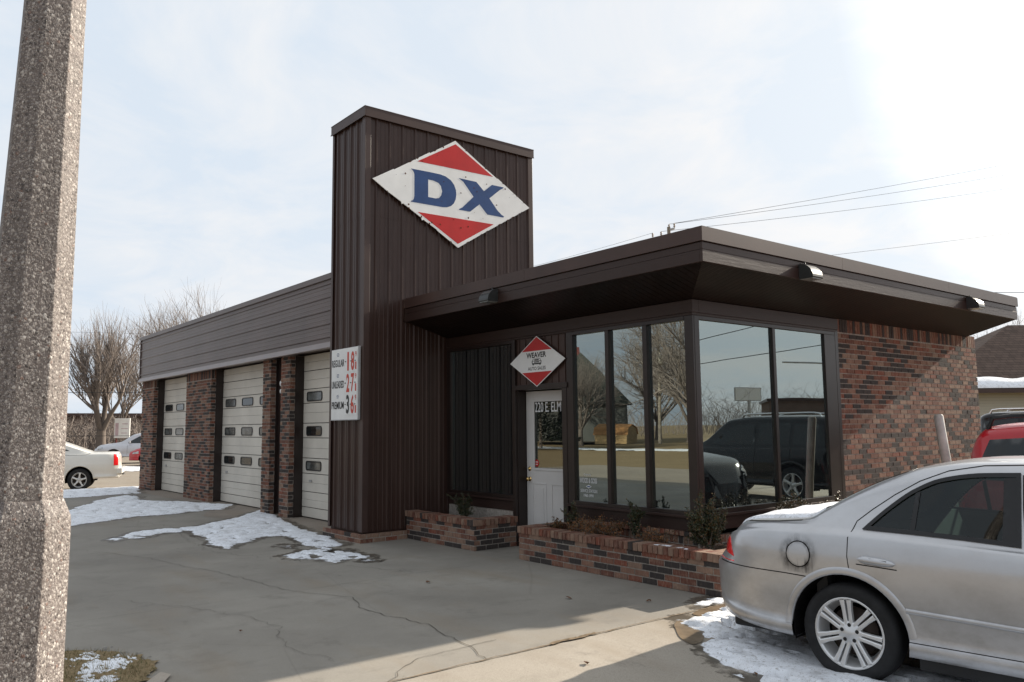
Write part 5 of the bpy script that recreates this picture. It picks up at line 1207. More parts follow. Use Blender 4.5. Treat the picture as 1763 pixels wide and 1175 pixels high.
class Body:
    def __init__(s,top,belt,W,zb,cabin_w,rear,front,crease,shear_r=0.12,shear_f=0.10,sill=None,dx=0.035,rround=0.42,fround=0.5,bump_z=0.69):
        s.top,s.belt,s.W,s.zb,s.cw,s.rear,s.front,s.cr=top,belt,W,zb,cabin_w,rear,front,crease
        s.shr,s.shf,s.rr,s.fr,s.bz=shear_r,shear_f,rround,fround,bump_z
        n=int((front-rear)/dx); s.X=[rear+(front-rear)*i/n for i in range(n+1)]
        s.S=[s.section(x) for x in s.X]
    def w(s,x):
        W=s.W
        if x<s.rear+0.55: t=(s.rear+0.55-x)/0.55; W-=s.rr*t**2.6
        if x>s.front-0.9: t=(x-s.front+0.9)/0.9; W-=s.fr*t**2.6
        return W
    def section(s,x):
        W=s.w(x); zt=interp(s.top,x); zbl=min(interp(s.belt,x),zt-0.02); zb=interp(s.zb,x) if hasattr(s.zb,'__len__') else s.zb
        h=zt-zbl; t=max(0,min(1,(h-0.03)/(s.cw[1]))); wsh=W-0.075
        rail=wsh-0.05-(wsh-0.05-(s.cw[0]-(s.W-W)*0.8))*t if t>0 else wsh-0.05
        zr=zt-(0.035+0.055*t)*min(1,h/0.1)
        c=s.cr; P=[(0,zb+0.02),(W*0.7,zb+0.01),(W-0.07,zb),(W-0.016,zb+0.015),(W-0.008,zb+0.090),(W-0.022,zb+0.112),(W-0.022,zb+0.2),(W-0.006,(zb+c)/2+0.08),(W,c-0.05),(W-0.004,c+0.0),(W-0.030,(c+zbl)/2+0.03),(wsh+0.012,zbl-0.012),(wsh-0.006,zbl+0.004)]
        P+=[(wsh-0.012+(rail-wsh+0.012)*k,zbl+0.012+(zr-zbl-0.012)*k) for k in [i/8 for i in range(1,8)]]
        P+=[(rail,zr),(rail-0.045,zr+(zt-zr)*0.45),(rail*0.80,zr+(zt-zr)*0.78),(rail*0.42,zt-(zt-zr)*0.05),(0,zt)]
        # subdivide
        out=[]; sharp={4,5,9}
        for i in range(len(P)-1):
            p0=P[max(i-1,0)]; p1=P[i]; p2=P[i+1]; p3=P[min(i+2,len(P)-1)]
            if i in sharp or i<3 or i+1 in sharp: 
                out+= [p1,((p1[0]+p2[0])/2,(p1[1]+p2[1])/2)]; continue
            for u in (0,1/3,2/3):
                q=[0.5*((2*p1[k])+(-p0[k]+p2[k])*u+(2*p0[k]-5*p1[k]+4*p2[k]-p3[k])*u*u+(-p0[k]+3*p1[k]-3*p2[k]+p3[k])*u**3) for k in (0,1)]
                out.append(tuple(q))
        out.append(P[-1]); return out
    def warp(s,x,y,z):
        t=max(0,(s.rear+0.55-x)/0.55)
        if t: 
            k=ss(s.bz-0.01,s.bz+0.03,z)*0.55+max(0,(z-s.bz)/0.28)*0.45
            x+=t**1.5*s.shr*min(k,1.6)+ (t**1.5*0.06*max(0,(0.45-z)/0.25))
        t=max(0,(x-s.front+0.6)/0.6)
        if t: x-=t**1.5*s.shf*max(0,(z-0.55)/0.3)
        return x,y,z
    def sec_at(s,x):
        i=max(0,min(len(s.X)-2,int((x-s.rear)/(s.front-s.rear)*(len(s.X)-1)))); t=(x-s.X[i])/(s.X[i+1]-s.X[i])
        return [(a[0]+(b[0]-a[0])*t,a[1]+(b[1]-a[1])*t) for a,b in zip(s.S[i],s.S[i+1])]
    def side(s,x,z,off=0.0,sy=-1):
        P=s.sec_at(x); y=P[-1][0]
        for a,b in zip(P[4:-1],P[5:]):
            if (a[1]<=z<=b[1]) or (b[1]<=z<=a[1]):
                t=(z-a[1])/(b[1]-a[1]+1e-9); y=a[0]+(b[0]-a[0])*t; nz=(a[0]-b[0]); ny=(b[1]-a[1]); l=math.hypot(ny,nz) or 1
                y+=off*ny/l; z2=z+off*nz/l; return Vector(s.warp(x,sy*y,z2))
        return Vector(s.warp(x,sy*(y+off),z))
    def topz(s,x,y,off=0.0):
        P=s.sec_at(x); ya=abs(y)
        for a,b in zip(P[-2::-1],P[-1:0:-1]):
            if b[0]<=ya<=a[0]:
                t=(ya-b[0])/(a[0]-b[0]+1e-9); return Vector(s.warp(x,y,b[1]+(a[1]-b[1])*t+off))
        return Vector(s.warp(x,y,P[-1][1]+off))
    def mesh(s,name,mat,parent,arches,holes=(),thole=(),smooth=True):
        m=len(s.S[0]); V=[];nx=len(s.X); fl=[]
        for i,x in enumerate(s.X):
            for sg in (-1,1):
                for (y,z) in s.S[i]: V.append([x,sg*y,z])
        def vid(i,sg,j): return i*2*m+(0 if sg<0 else m)+j
        F=[];dead=set()
        for i in range(nx-1):
            for sg in (-1,1):
                for j in range(m-1):
                    q=[vid(i,sg,j),vid(i+1,sg,j),vid(i+1,sg,j+1),vid(i,sg,j+1)]
                    cx=sum(V[k][0] for k in q)/4; cy=abs(sum(V[k][1] for k in q)/4); cz=sum(V[k][2] for k in q)/4
                    skip=False
                    for (ax,az,r) in arches:
                        if cy>0.45 and all((V[k][0]-ax)**2+(V[k][2]-az)**2<r*r for k in q): skip=True
                    if cy>0.35:
                        for h in holes:
                            if in_poly(cx,cz,h): skip=True
                    if not skip: F.append(tuple(q if sg<0 else q[::-1]))
        for (ax,az,r) in arches:   # pull ragged rim onto the arch circle
            used={}
            for k in {k for f in F for k in f}:
                v=V[k]
                if abs(v[1])>0.45:
                    d=math.hypot(v[0]-ax,v[2]-az)
                    if 1e-4<d<r:
                        z_=az+(v[2]-az)*r/d
                        if z_<s.S[0][4][1]-0.1: pass
                        v[0]=ax+(v[0]-ax)*r/d; v[2]=z_
        V=[s.warp(*v) for v in V]
        b=MB(); b.add(V,F,0,0,smooth)
        for i in (0,nx-1):
            ring=[vid(i,-1,j) for j in range(m)]+[vid(i,1,j) for j in range(m-1,-1,-1)]
            b.add([V[k] for k in ring],[tuple(range(len(ring)))])
        return b.build(name,mat,parent)
    def patch(s,name,poly,mat,parent,off=0.003,sy=-1,hole=None,step=0.05,mode='side',rim=0.004):
        def dens(lp):
            o=[]
            for i in range(len(lp)):
                a=lp[i]; c=lp[(i+1)%len(lp)]; d=math.hypot(c[0]-a[0],c[1]-a[1]); n=max(1,int(d/step))
                o+=[(a[0]+(c[0]-a[0])*k/n,a[1]+(c[1]-a[1])*k/n) for k in range(n)]
            return o
        loops=[dens(poly)]+([dens(hole)] if hole else [])
        V=[];E=[]
        for lp in loops:
            n=len(V); V+=[Vector(p) for p in lp]; E+=[(n+i,n+(i+1)%len(lp)) for i in range(len(lp))]
        xs=[p[0] for p in poly]; ys=[p[1] for p in poly]; x=min(xs)+step
        while x<max(xs):
            y=min(ys)+step
            while y<max(ys):
                if in_poly(x,y,poly) and seg_d(x,y,poly)>step*0.4 and (not hole or (not in_poly(x,y,hole) and seg_d(x,y,hole)>step*0.4)): V.append(Vector((x,y)))
                y+=step
            x+=step
        r=delaunay_2d_cdt(V,E,[],0,1e-6); f3=(lambda p,o: s.side(p.x,p.y,o,sy)) if mode=='side' else (lambda p,o: s.topz(p.x,p.y,o))
        fs=[]
        for f in r[2]:
            c=sum((r[0][i] for i in f),Vector((0,0)))/len(f)
            if in_poly(c.x,c.y,poly) and not (hole and in_poly(c.x,c.y,hole)): fs.append(tuple(f) if sy<0 or mode!='side' else tuple(f)[::-1])
        b=MB(); b.add([f3(p,off) for p in r[0]],fs,0,0,True)
        for lp in loops:
            q=[f3(Vector(p),off) for p in lp]; q2=[f3(Vector(p),off-rim) for p in lp]; n=len(q)
            b.add(q+q2,[(i,(i+1)%n,n+(i+1)%n,n+i) for i in range(n)])
        return b.build(name,mat,parent)
    def strip(s,name,path,w,out,mat,parent,sy=-1,prof=((-1,0),(-0.8,1),(0.8,1),(1,0)),step=0.05,mat2=None):
        P=[]
        for a,c in zip(path[:-1],path[1:]):
            d=math.hypot(c[0]-a[0],c[1]-a[1]); n=max(1,int(d/step)); P+=[(a[0]+(c[0]-a[0])*k/n,a[1]+(c[1]-a[1])*k/n) for k in range(n)]
        P.append(path[-1]); V=[]; m=len(prof)
        for i,p in enumerate(P):
            q=P[min(i+1,len(P)-1)]; r=P[max(i-1,0)]; tx,tz=q[0]-r[0],q[1]-r[1]; l=math.hypot(tx,tz) or 1
            for (u,h) in prof: V.append(s.side(p[0]-tz/l*u*w/2,p[1]+tx/l*u*w/2,0.0012+out*h,sy))
        b=MB(); b.add(V,[(i*m+k,i*m+k+1,(i+1)*m+k+1,(i+1)*m+k) for i in range(len(P)-1) for k in range(m-1)],0,0,True)
        b.add(V[:m],[tuple(range(m))]); b.add(V[-m:],[tuple(range(m))]); return b.build(name,mat,parent)
def half_well(b,ax,az,r,y0,y1):
    n=22; a0,a1=R(-14),R(194); V=[]
    for k in range(n+1):
        a=a0+(a1-a0)*k/n; V+=[(ax+r*math.cos(a),y0,az+r*math.sin(a)),(ax+r*math.cos(a),y1,az+r*math.sin(a))]
    b.add(V,[(2*k,2*k+1,2*k+3,2*k+2) for k in range(n)]); b.add([V[2*k+1] for k in range(n+1)],[tuple(range(n+1))])
def wheel(parent,x,y,zc,Rt,Rr,wd,spokes=5,twin=False,detail=True):
    """wheel with its outer face at local y (sign gives the side)"""
    sg=-1 if y<0 else 1; W_=MB(); h=0
    def Y(d): return y-sg*d   # d inward from outer face
    W_.lathe([(Rr-0.01,Y(0.03)),(Rr+0.005,Y(0.008)),(Rr+0.03,Y(0.0)),(Rt-0.055,Y(-0.006)),(Rt-0.022,Y(0.004)),(Rt-0.004,Y(0.028)),(Rt,Y(0.06)),(Rt,Y(wd-0.05)),(Rt-0.01,Y(wd-0.01)),(Rr,Y(wd))],48,'y',(x,0,zc))
    o=W_.build('wheel','rubber',parent)
    b=MB(); b.lathe([(Rr-0.045,Y(0.12)),(Rr-0.032,Y(0.10)),(Rr-0.016,Y(0.028)),(Rr-0.010,Y(0.010)),(Rr+0.004,Y(0.004)),(Rr+0.006,Y(0.02))],48,'y',(x,0,zc)); 
    n=spokes
    for k in range(n):
        a=2*math.pi*k/n+math.pi/2+0.08
        u=Vector((math.cos(a),0,math.sin(a))); t=Vector((-math.sin(a),0,math.cos(a))); nn=Vector((0,-sg,0))
        if twin:
            for s_ in (-1,1):
                r0,r1=0.055,Rr-0.012; o0,o1=0.014,0.026
                p=[]
                for (rr_,oo,hw,dd) in ((r0,0.0165,0.0125,0.020),(r1*0.72,0.0195,0.0125,0.014),(r1,0.024,0.016,0.010)):
                    c=Vector((x,Y(dd),zc))+u*rr_+t*(s_*oo); p+=[c-t*hw-nn*0.0,c-t*(hw*0.55)-nn*-0.0+Vector((0,sg*0.005,0)),c+t*(hw*0.55)+Vector((0,sg*0.005,0)),c+t*hw,c+t*hw-Vector((0,sg*0.03,0)),c-t*hw-Vector((0,sg*0.03,0))]
                b.add(p,[(i*6+q,i*6+(q+1)%6,(i+1)*6+(q+1)%6,(i+1)*6+q) for i in (0,1) for q in range(6)])
        else:
            p=[]
            for (rr_,hw,dd) in ((0.05,0.038,0.015),(Rr*0.6,0.024,0.012),(Rr-0.012,0.034,0.010)):
                c=Vector((x,Y(dd),zc))+u*rr_; p+=[c-t*hw,c-t*hw*0.6+Vector((0,sg*0.008,0)),c+t*hw*0.6+Vector((0,sg*0.008,0)),c+t*hw,c+t*hw-Vector((0,sg*0.035,0)),c-t*hw-Vector((0,sg*0.035,0))]
            b.add(p,[(i*6+q,i*6+(q+1)%6,(i+1)*6+(q+1)%6,(i+1)*6+q) for i in (0,1) for q in range(6)])
    b.lathe([(0,Y(0.010)),(0.030,Y(0.010)),(0.033,Y(0.014)),(0.072,Y(0.016)),(0.080,Y(0.024)),(0.075,Y(0.06))],32,'y',(x,0,zc))
    b.build('rim','alloy',o)
    b=MB(); b.lathe([(0,Y(0.105)),(Rr-0.07,Y(0.105)),(Rr-0.07,Y(0.12)),(0.03,Y(0.122))],32,'y',(x,0,zc)); b.build('brake_disc','brakedisc',o)
    if detail:
        for k in range(5):
            b=MB(); a=2*math.pi*k/5+0.3; cx,cz=x+0.053*math.cos(a),zc+0.053*math.sin(a)
            b.lathe([(0.0135,Y(0.0152)),(0.0115,Y(0.0125)),(0.006,Y(0.012)),(0,Y(0.012))],10,'y',(cx,0,cz))
            b.build('lug_nut','blacktrim',o)
    return o
def arch_pts(ax,az,r,a0,a1,n=26): return [(ax+r*math.cos(R(a0+(a1-a0)*k/n)),az+r*math.sin(R(a0+(a1-a0)*k/n))) for k in range(n+1)]
def smooth_poly(P,n=4):
    o=[];m=len(P)
    for i in range(m):
        p0,p1,p2,p3=P[i-1],P[i],P[(i+1)%m],P[(i+2)%m]
        for k in range(n):
            u=k/n; o.append(tuple(0.5*((2*p1[j])+(-p0[j]+p2[j])*u+(2*p0[j]-5*p1[j]+4*p2[j]-p3[j])*u*u+(-p0[j]+3*p1[j]-3*p2[j]+p3[j])*u**3) for j in (0,1)))
    return o

# ---- silver sedan
def silver_sedan():
    T=thing('parked_car','dirty silver sedan with snow on its trunk, nearest the camera at right','car',(7.61,-0.49,-0.085),R(6))
    N=Vector((-math.sin(R(6)),math.cos(R(6)),0)); W=0.93; T.location=Vector((7.61,-0.49,-0.085))+N*W
    top=[(-1.07,0.86),(-0.95,0.965),(-0.80,1.005),(-0.50,1.030),(-0.30,1.055),(-0.18,1.135),(0.0,1.245),(0.22,1.355),(0.45,1.435),(0.75,1.475),(1.15,1.485),(1.55,1.455),(1.80,1.38),(2.45,1.03),(2.7,0.99),(3.3,0.93),(3.7,0.82),(3.86,0.60)]
    belt=[(-1.07,0.80),(-0.95,0.905),(-0.80,0.955),(-0.5,0.985),(0.13,0.998),(0.5,0.985),(1.08,0.962),(2.0,0.94),(2.5,0.93),(3.3,0.87),(3.7,0.76),(3.86,0.56)]
    B=Body(top,belt,W,[(-1.07,0.30),(-0.8,0.27),(-0.4,0.235),(3.0,0.225),(3.5,0.24),(3.86,0.28)],(0.655,0.42),-1.10,3.86,0.84,shear_r=0.12,rround=0.27,dx=0.018)
    ar=[(0.02,0.315,0.392),(2.93,0.315,0.385)]
    wp=[(0.125,1.006),(0.16,1.045),(0.27,1.155),(0.42,1.275),(0.58,1.350),(0.80,1.388),(1.035,1.398)]
    win=[(x,interp(wp,x)) for x in [0.125+0.91*(k/28)**1.25 for k in range(29)]]+[(1.055,0.972),(0.75,0.988),(0.45,0.998)]
    def shrink(P,k):
        cx=sum(p[0] for p in P)/len(P); cz=sum(p[1] for p in P)/len(P)
        o=[]
        n=len(P)
        for i in range(n):
            a=Vector(P[i-1]);b_=Vector(P[i]);c=Vector(P[(i+1)%n]); d1=(b_-a).normalized(); d2=(c-b_).normalized(); nn=Vector((-(d1+d2).y,(d1+d2).x)); nn=nn.normalized()
            if nn.dot(Vector((cx,cz))-b_)<0: nn=-nn
            sn=max(0.35,abs(Vector((-d1.y,d1.x)).dot(nn))); o.append(tuple(b_+nn*k/sn))
        return o
    winf=[(1.085,0.970),(1.065,1.398),(1.45,1.372),(1.66,1.305),(2.12,1.035),(2.1,0.955)]
    body=B.mesh('body','silver',T,ar,(shrink(win,0.012),shrink(winf,0.012)))
    for sy in (-1,1):
        inner=shrink(win,0.024); B.patch('window_seal',win,'blacktrim',body,0.008,sy,hole=inner,step=0.03)
        wo=B.patch('window',inner,'carglass',T,-0.002,sy,rim=0.001)
        B.patch('divider',[(0.425,1.015),(0.455,1.015),(0.462,1.265),(0.432,1.252)],'blacktrim',wo,0.004,sy)
        inf=shrink(winf,0.024); B.patch('window_seal',winf,'blacktrim',body,0.008,sy,hole=inf,step=0.03)
        B.patch('window',inf,'carglass',T,-0.002,sy,rim=0.001)
        B.patch('pillar_trim',[(0.955,0.999),(1.052,0.993),(1.036,1.372),(0.945,1.366)],'blacktrim',body,0.006,sy)
        # rear door outline and the front door edge
        B.strip('door_seam',[(0.40,0.37),(0.06,0.71),(0.045,0.83),(0.045,0.95),(0.08,1.055),(0.17,1.135),(0.30,1.235),(0.45,1.330),(0.62,1.400),(0.82,1.437),(1.045,1.446)][1:],0.006,0.0006,'dark',body,sy)
        B.strip('door_seam',[(1.045,1.446),(1.056,1.2),(1.078,0.95),(1.10,0.75),(1.11,0.34)],0.007,0.0006,'dark',body,sy)
        B.strip('door_seam',[(0.405,0.335),(1.11,0.335)],0.005,0.0006,'dark',body,sy)
        B.strip('bumper_seam',[(-1.01,0.685),(-0.7,0.678),(-0.4,0.672),(-0.25,0.665)],0.007,0.0006,'dark',body,sy)
        B.strip('side_moulding',[(0.405,0.528),(1.095,0.512)],0.034,0.013,'silver',body,sy,prof=((-1,0),(-0.85,0.6),(-0.4,1),(0.4,1),(0.85,0.6),(1,0)))
        B.strip('side_moulding',[(1.118,0.512),(2.4,0.50)],0.034,0.013,'silver',body,sy,prof=((-1,0),(-0.85,0.6),(-0.4,1),(0.4,1),(0.85,0.6),(1,0)))
        for (ax,az,r) in ar:
            B.strip('wheel_arch',arch_pts(ax,az,r+0.026,178,6,30),0.048,0.008,'silver',body,sy,prof=((1,0),(0.8,0.5),(0.2,0.9),(-0.6,1),(-1.0,0.9),(-1.12,-1.2)))
        B.patch('tail_lamp',[(-1.085,0.698),(-1.075,0.80),(-1.03,0.865),(-0.965,0.855),(-0.885,0.752),(-0.845,0.698)],'tail',T,0.004,sy,step=0.02)
        B.strip('trunk_seam',[(-0.93,0.965),(-0.80,0.992),(-0.50,1.012),(-0.32,1.030)],0.006,0.0006,'dark',body,sy)
        B.strip('handle_gap',[(0.105,0.787),(0.24,0.782),(0.365,0.776)],0.007,0.0008,'dark',body,sy)
        h=MB(); hz=0.812
        for (x0,x1) in ((0.115,0.36),):
            pth=[B.side(x0+(x1-x0)*k/12,hz+0.010-0.012*k/12,0.0,sy) for k in range(13)]
            n_=Vector((0,sy,0)); vs=[]
            for k,p in enumerate(pth):
                t=k/12; e=math.sin(math.pi*min(1,max(0,(t+0.001))))**0.35; hh=0.033*e*(1.0 if t<0.3 else 0.85); oo=0.008+0.026*e
                for a in range(9):
                    an=math.pi*a/8; vs.append(p+n_*(oo*math.sin(an))+Vector((0,0,hh*math.cos(an))))
            h.add(vs,[(k*9+a,k*9+a+1,(k+1)*9+a+1,(k+1)*9+a) for k in range(12) for a in range(8)],0,0,True)
        hd=h.build('door_handle','chrome' if False else 'silver',T)
        B.strip('handle_recess',[(0.20,hz+0.018),(0.31,hz+0.010)],0.010,0.026,'blacktrim',hd,sy)
        q=MB(); q.lathe([(0.10,0),(0.385,0),(0.385,0.25),(0.0,0.25)],24,'y',(0.02,0,0.315)); 
    # fuel flap with grime, near side only
    fx,fz,fr_=-0.30,0.812,0.082
    B.patch('fuel_flap',[(fx+fr_*math.cos(R(15*k)),fz+fr_*math.sin(R(15*k))) for k in range(24)],'silver',body,0.0022,-1,step=0.03,rim=0.003)
    B.strip('flap_seam',arch_pts(fx,fz,fr_+0.004,0,360,36),0.007,0.0004,'dark',body,-1)
    gm=NT('grime_film'); o=gm.obj(); se=gm.n('ShaderNodeSeparateXYZ'); gm.l(o,se.inputs[0])
    def sub(a,v):
        n=gm.n('ShaderNodeMath',operation='SUBTRACT'); gm.l(a,n.inputs[0]); n.inputs[1].default_value=v; return n.outputs[0]
    cb_=gm.n('ShaderNodeCombineXYZ'); gm.l(sub(se.outputs[0],fx),cb_.inputs[0]); gm.l(sub(se.outputs[2],fz),cb_.inputs[2])
    ln=gm.n('ShaderNodeVectorMath',operation='LENGTH'); gm.l(cb_.outputs[0],ln.inputs[0])
    ringf=gm.ramp(ln.outputs['Value'],[(0.064,0.0),(0.080,0.35),(0.088,0.8),(0.105,0.38),(0.15,0.0)])
    nf=gm.noise(o,14,6,0.75,(1.3,1,0.55)); al=gm.mix(1.0,ringf,gm.ramp(nf,[(0.40,0.05),(0.62,1.0)]),'MULTIPLY')
    drip=gm.ramp(gm.noise(o,16,3,0.6,(2.2,1,0.12)),[(0.50,0.0),(0.66,1.0)])
    low=gm.ramp(se.outputs[2],[(0.66,0.9),(0.74,0.55),(0.80,0.0)]); al2=gm.mix(1.0,gm.mix(1.0,drip,low,'MULTIPLY'),gm.ramp(ln.outputs['Value'],[(0.08,1.0),(0.17,0.0)]),'MULTIPLY')
    tot=gm.mix(1.0,al,al2,'ADD')
    bs=gm.n('ShaderNodeBsdfDiffuse'); bs.inputs['Color'].default_value=(0.025,0.02,0.018,1); tr=gm.n('ShaderNodeBsdfTransparent'); mxs=gm.n('ShaderNodeMixShader')
    gm.l(tot,mxs.inputs[0]); gm.l(tr.outputs[0],mxs.inputs[1]); gm.l(bs.outputs[0],mxs.inputs[2]); gm.l(mxs.outputs[0],gm.out.inputs[0])
    B.patch('grime',[(fx-0.19,fz-0.125),(fx+0.19,fz-0.125),(fx+0.19,fz+0.16),(fx-0.19,fz+0.16)],gm.m,body,0.0042,-1,step=0.03,rim=0.0001)
    # rear glass, trunk lines
    B.patch('rear_window',[(-0.20,-0.60),(-0.20,0.60),(0.32,0.52),(0.36,0.0),(0.32,-0.52)],'darkglass',T,0.004,mode='top',step=0.06)
    B.patch('rear_window_seal',[(-0.235,-0.64),(-0.235,0.64),(0.34,0.555),(0.385,0.0),(0.34,-0.555)],'blacktrim',body,0.0015,mode='top',step=0.06)
    B.patch('windshield',[(1.86,0.52),(1.84,0.0),(1.86,-0.52),(2.40,-0.64),(2.46,0.0),(2.40,0.64)],'darkglass',T,0.004,mode='top',step=0.06)
    # thawing snow lying on the trunk lid
    v=[];nx_,ny_=30,26
    s_=MB()
    for i in range(nx_+1):
        for j in range(ny_+1):
            x=-0.97+0.77*i/nx_; y=-0.70+1.40*j/ny_
            edge_=min((x+0.97)/0.06,(-0.2-x)/0.05+0.4,(0.70-abs(y))/0.06); e=1-math.exp(-max(edge_,0)*1.2)
            t=0.003+0.034*e*(0.75+0.35*noise.fractal((x*4,y*4,1),1,2,3)); 
            s_.v.append(tuple(B.topz(x,y,t if edge_>0 else -0.01)))
    for i in range(nx_):
        for j in range(ny_):
            a=i*(ny_+1)+j; s_.f.append((a,a+ny_+1,a+ny_+2,a+1)); s_.mi.append(0); s_.r.append(0); s_.sm.append(True)
    so_=s_.build('snow_cover','snow',body)
    for (ax,az) in ((0.02,0.322),(2.93,0.322)):
        for y in (-0.905,0.905): wheel(T,ax,y,az,0.325,0.228,0.215,7,True)
    for ax in (0.02,2.93):
        for sg in (-1,1):
            b=MB(); half_well(b,ax,0.315,0.400,sg*0.875,sg*0.58); b.build('wheel_well','dark',T)
    b=MB(); b.box(-0.8,3.5,-0.57,0.57,0.24,0.28); b.build('underbody','dark',T)
    for sg in (-1,1):
        b=MB(); b.box(0.45,2.48,sg*0.845-0.03,sg*0.845+0.03,0.165,0.238); b.build('sill_valance','blacktrim',T,0.008)
    b=MB(); b.box(-0.93,-0.42,-0.74,0.74,0.20,0.285); b.build('rear_valance','blacktrim',T,0.02)
    b=MB(); b.box(0.35,1.0,-0.62,0.62,0.45,0.70); b.box(1.15,1.75,-0.64,-0.08,0.45,0.68); b.box(1.15,1.75,0.08,0.64,0.45,0.68)
    for (x0,y0_,y1_,hh) in ((0.28,-0.62,0.62,1.04),(1.12,-0.62,-0.10,1.06),(1.12,0.10,0.62,1.06)): b.obox((x0,(y0_+y1_)/2,(0.62+hh)/2),(0.06,0,0.0),(0,(y1_-y0_)/2,0),(-0.07,0,(hh-0.62)/2))
    for (x0,yc) in ((1.05,-0.36),(1.05,0.36),(0.20,-0.36),(0.20,0.36)): b.obox((x0,yc,1.12),(0.04,0,0),(0,0.12,0),(-0.015,0,0.07))
    b.box(-0.2,0.28,-0.62,0.62,0.92,0.96); b.box(-0.3,2.4,-0.7,0.7,0.33,0.36); b.box(-0.28,-0.2,-0.7,0.7,0.3,0.97); b.box(2.3,2.36,-0.7,0.7,0.3,0.95)
    b.build('seats','interior',T)
    b=MB(); b.lathe([(0.15,0.0),(0.16,0.01),(0.17,0.0),(0.16,-0.01),(0.15,0.0)],20,'z',(0,0,0)); o=b.build('steering_wheel','blacktrim',T); o.location=(1.95,0.36,0.93); o.rotation_euler=(0,R(-62),0)
    return T
silver_sedan()

# ---- generic vehicles
def vehicle(label,cat,pos,ang,top,belt,W,zb,cab,rear,front,crease,wb,Rt,Rr,mat,wins,topwins=(),z=0,rack=False,rails='chrome',fz=0.2,name='parked_car',bz=0.69,lamp_r=None,lamp_f=None,seams=(),detail=False,group=None,glass='darkglass',rr=0.34):
    T=thing(name,label,cat,(pos[0],pos[1],z),ang,group)
    B=Body(top,belt,W,zb,cab,rear,front,crease,dx=0.06,bump_z=bz,rround=rr,shear_r=0.12 if rr>0.2 else 0.02); ar=[(0,Rt,Rt+0.07),(wb,Rt,Rt+0.07)]
    body=B.mesh('body',mat,T,ar)
    for sy in (-1,1):
        for w in wins: B.patch('window',w,glass,T,0.004,sy,step=0.08)
        for a in ar: B.strip('wheel_arch',arch_pts(a[0],a[1],a[2]+0.03,176,4,16),0.05,0.014,mat,body,sy)
        for sm_ in seams: B.strip('door_seam',sm_,0.012,0.0008,'dark',body,sy)
        if lamp_r: B.patch('tail_lamp',lamp_r,'tail',T,0.006,sy,step=0.05)
        if lamp_f: B.patch('headlight',lamp_f,'headlamp',T,0.018,sy,step=0.05,rim=0.02)
        if rack:
            m=MB(); x0,x1,yy,zz=rack; zt=B.topz((x0+x1)/2,yy).z; dz=zz
            m.tube([(x0,sy*yy,B.topz(x0,yy).z-0.01),(x0+0.05,sy*yy,zt+dz*0.75),(x0+0.20,sy*yy,zt+dz),(x1-0.2,sy*yy,zt+dz),(x1-0.05,sy*yy,zt+dz*0.7),(x1,sy*yy,B.topz(x1,yy).z-0.01)],0.021,8); m.build('roof_rail',rails,T)
    for w in topwins: B.patch('windscreen',w,glass,T,0.004,mode='top',step=0.1)
    for ax in (0,wb):
        for y in (-W+0.015,W-0.015): wheel(T,ax,y,Rt,Rt,Rr,0.23,5,False,detail)
    for ax in (0,wb):
        for sg in (-1,1): b=MB(); half_well(b,ax,Rt,Rt+0.078,sg*(W-0.05),sg*(W-0.34)); b.build('wheel_well','dark',T)
    return T,B,body
# white pickup at left, tail towards the garage
PICK=None
tp=[(-1.30,1.18),(-1.24,1.30),(-1.0,1.315),(-0.38,1.32),(-0.25,1.36),(0.45,1.62),(1.15,1.85),(1.55,1.90),(2.6,1.90),(2.95,1.82),(3.65,1.32),(4.0,1.26),(4.6,1.15),(4.75,0.9)]
bl=[(-1.30,1.14),(-1.2,1.245),(0.5,1.26),(2.0,1.25),(3.5,1.22),(4.5,1.05),(4.75,0.85)]
T,B,body=vehicle('white pickup truck seen from behind the concrete pole, tail towards the garage','truck',(-19.1,-0.15),R(-106),tp,bl,0.98,0.42,(0.78,0.5),-1.30,4.75,0.95,3.4,0.39,0.25,'carwhite',
   [[(0.35,1.38),(0.75,1.56),(1.40,1.66),(1.40,1.38)],[(1.50,1.33),(1.55,1.72),(2.10,1.73),(2.12,1.33)],[(2.22,1.33),(2.2,1.73),(2.75,1.70),(3.15,1.40),(3.15,1.33)]],z=gz(-18.3,0)-0.02,bz=0.75,
   lamp_r=[(-1.285,0.86),(-1.285,1.245),(-1.13,1.245),(-1.13,0.86)],seams=[[(1.45,0.5),(1.42,1.3)],[(2.17,0.5),(2.17,1.3)],[(-0.35,1.30),(-0.20,1.24),(1.42,1.24)]],name='pickup_truck',detail=False,rr=0.10)
T.scale=(0.86,0.93,0.92); T.location.x+=0.11; T.location.y+=0.14
b=MB(); b.obox((-1.32,0,0.66),(0.10,0,0),(0,0.92,0),(0,0,0.10)); b.build('bumper','carwhite',T,0.03); b=MB(); b.obox((-1.34,0,0.53),(0.10,0,0),(0,0.35,0),(0,0,0.02)); b.build('tow_hitch','blacktrim',T)
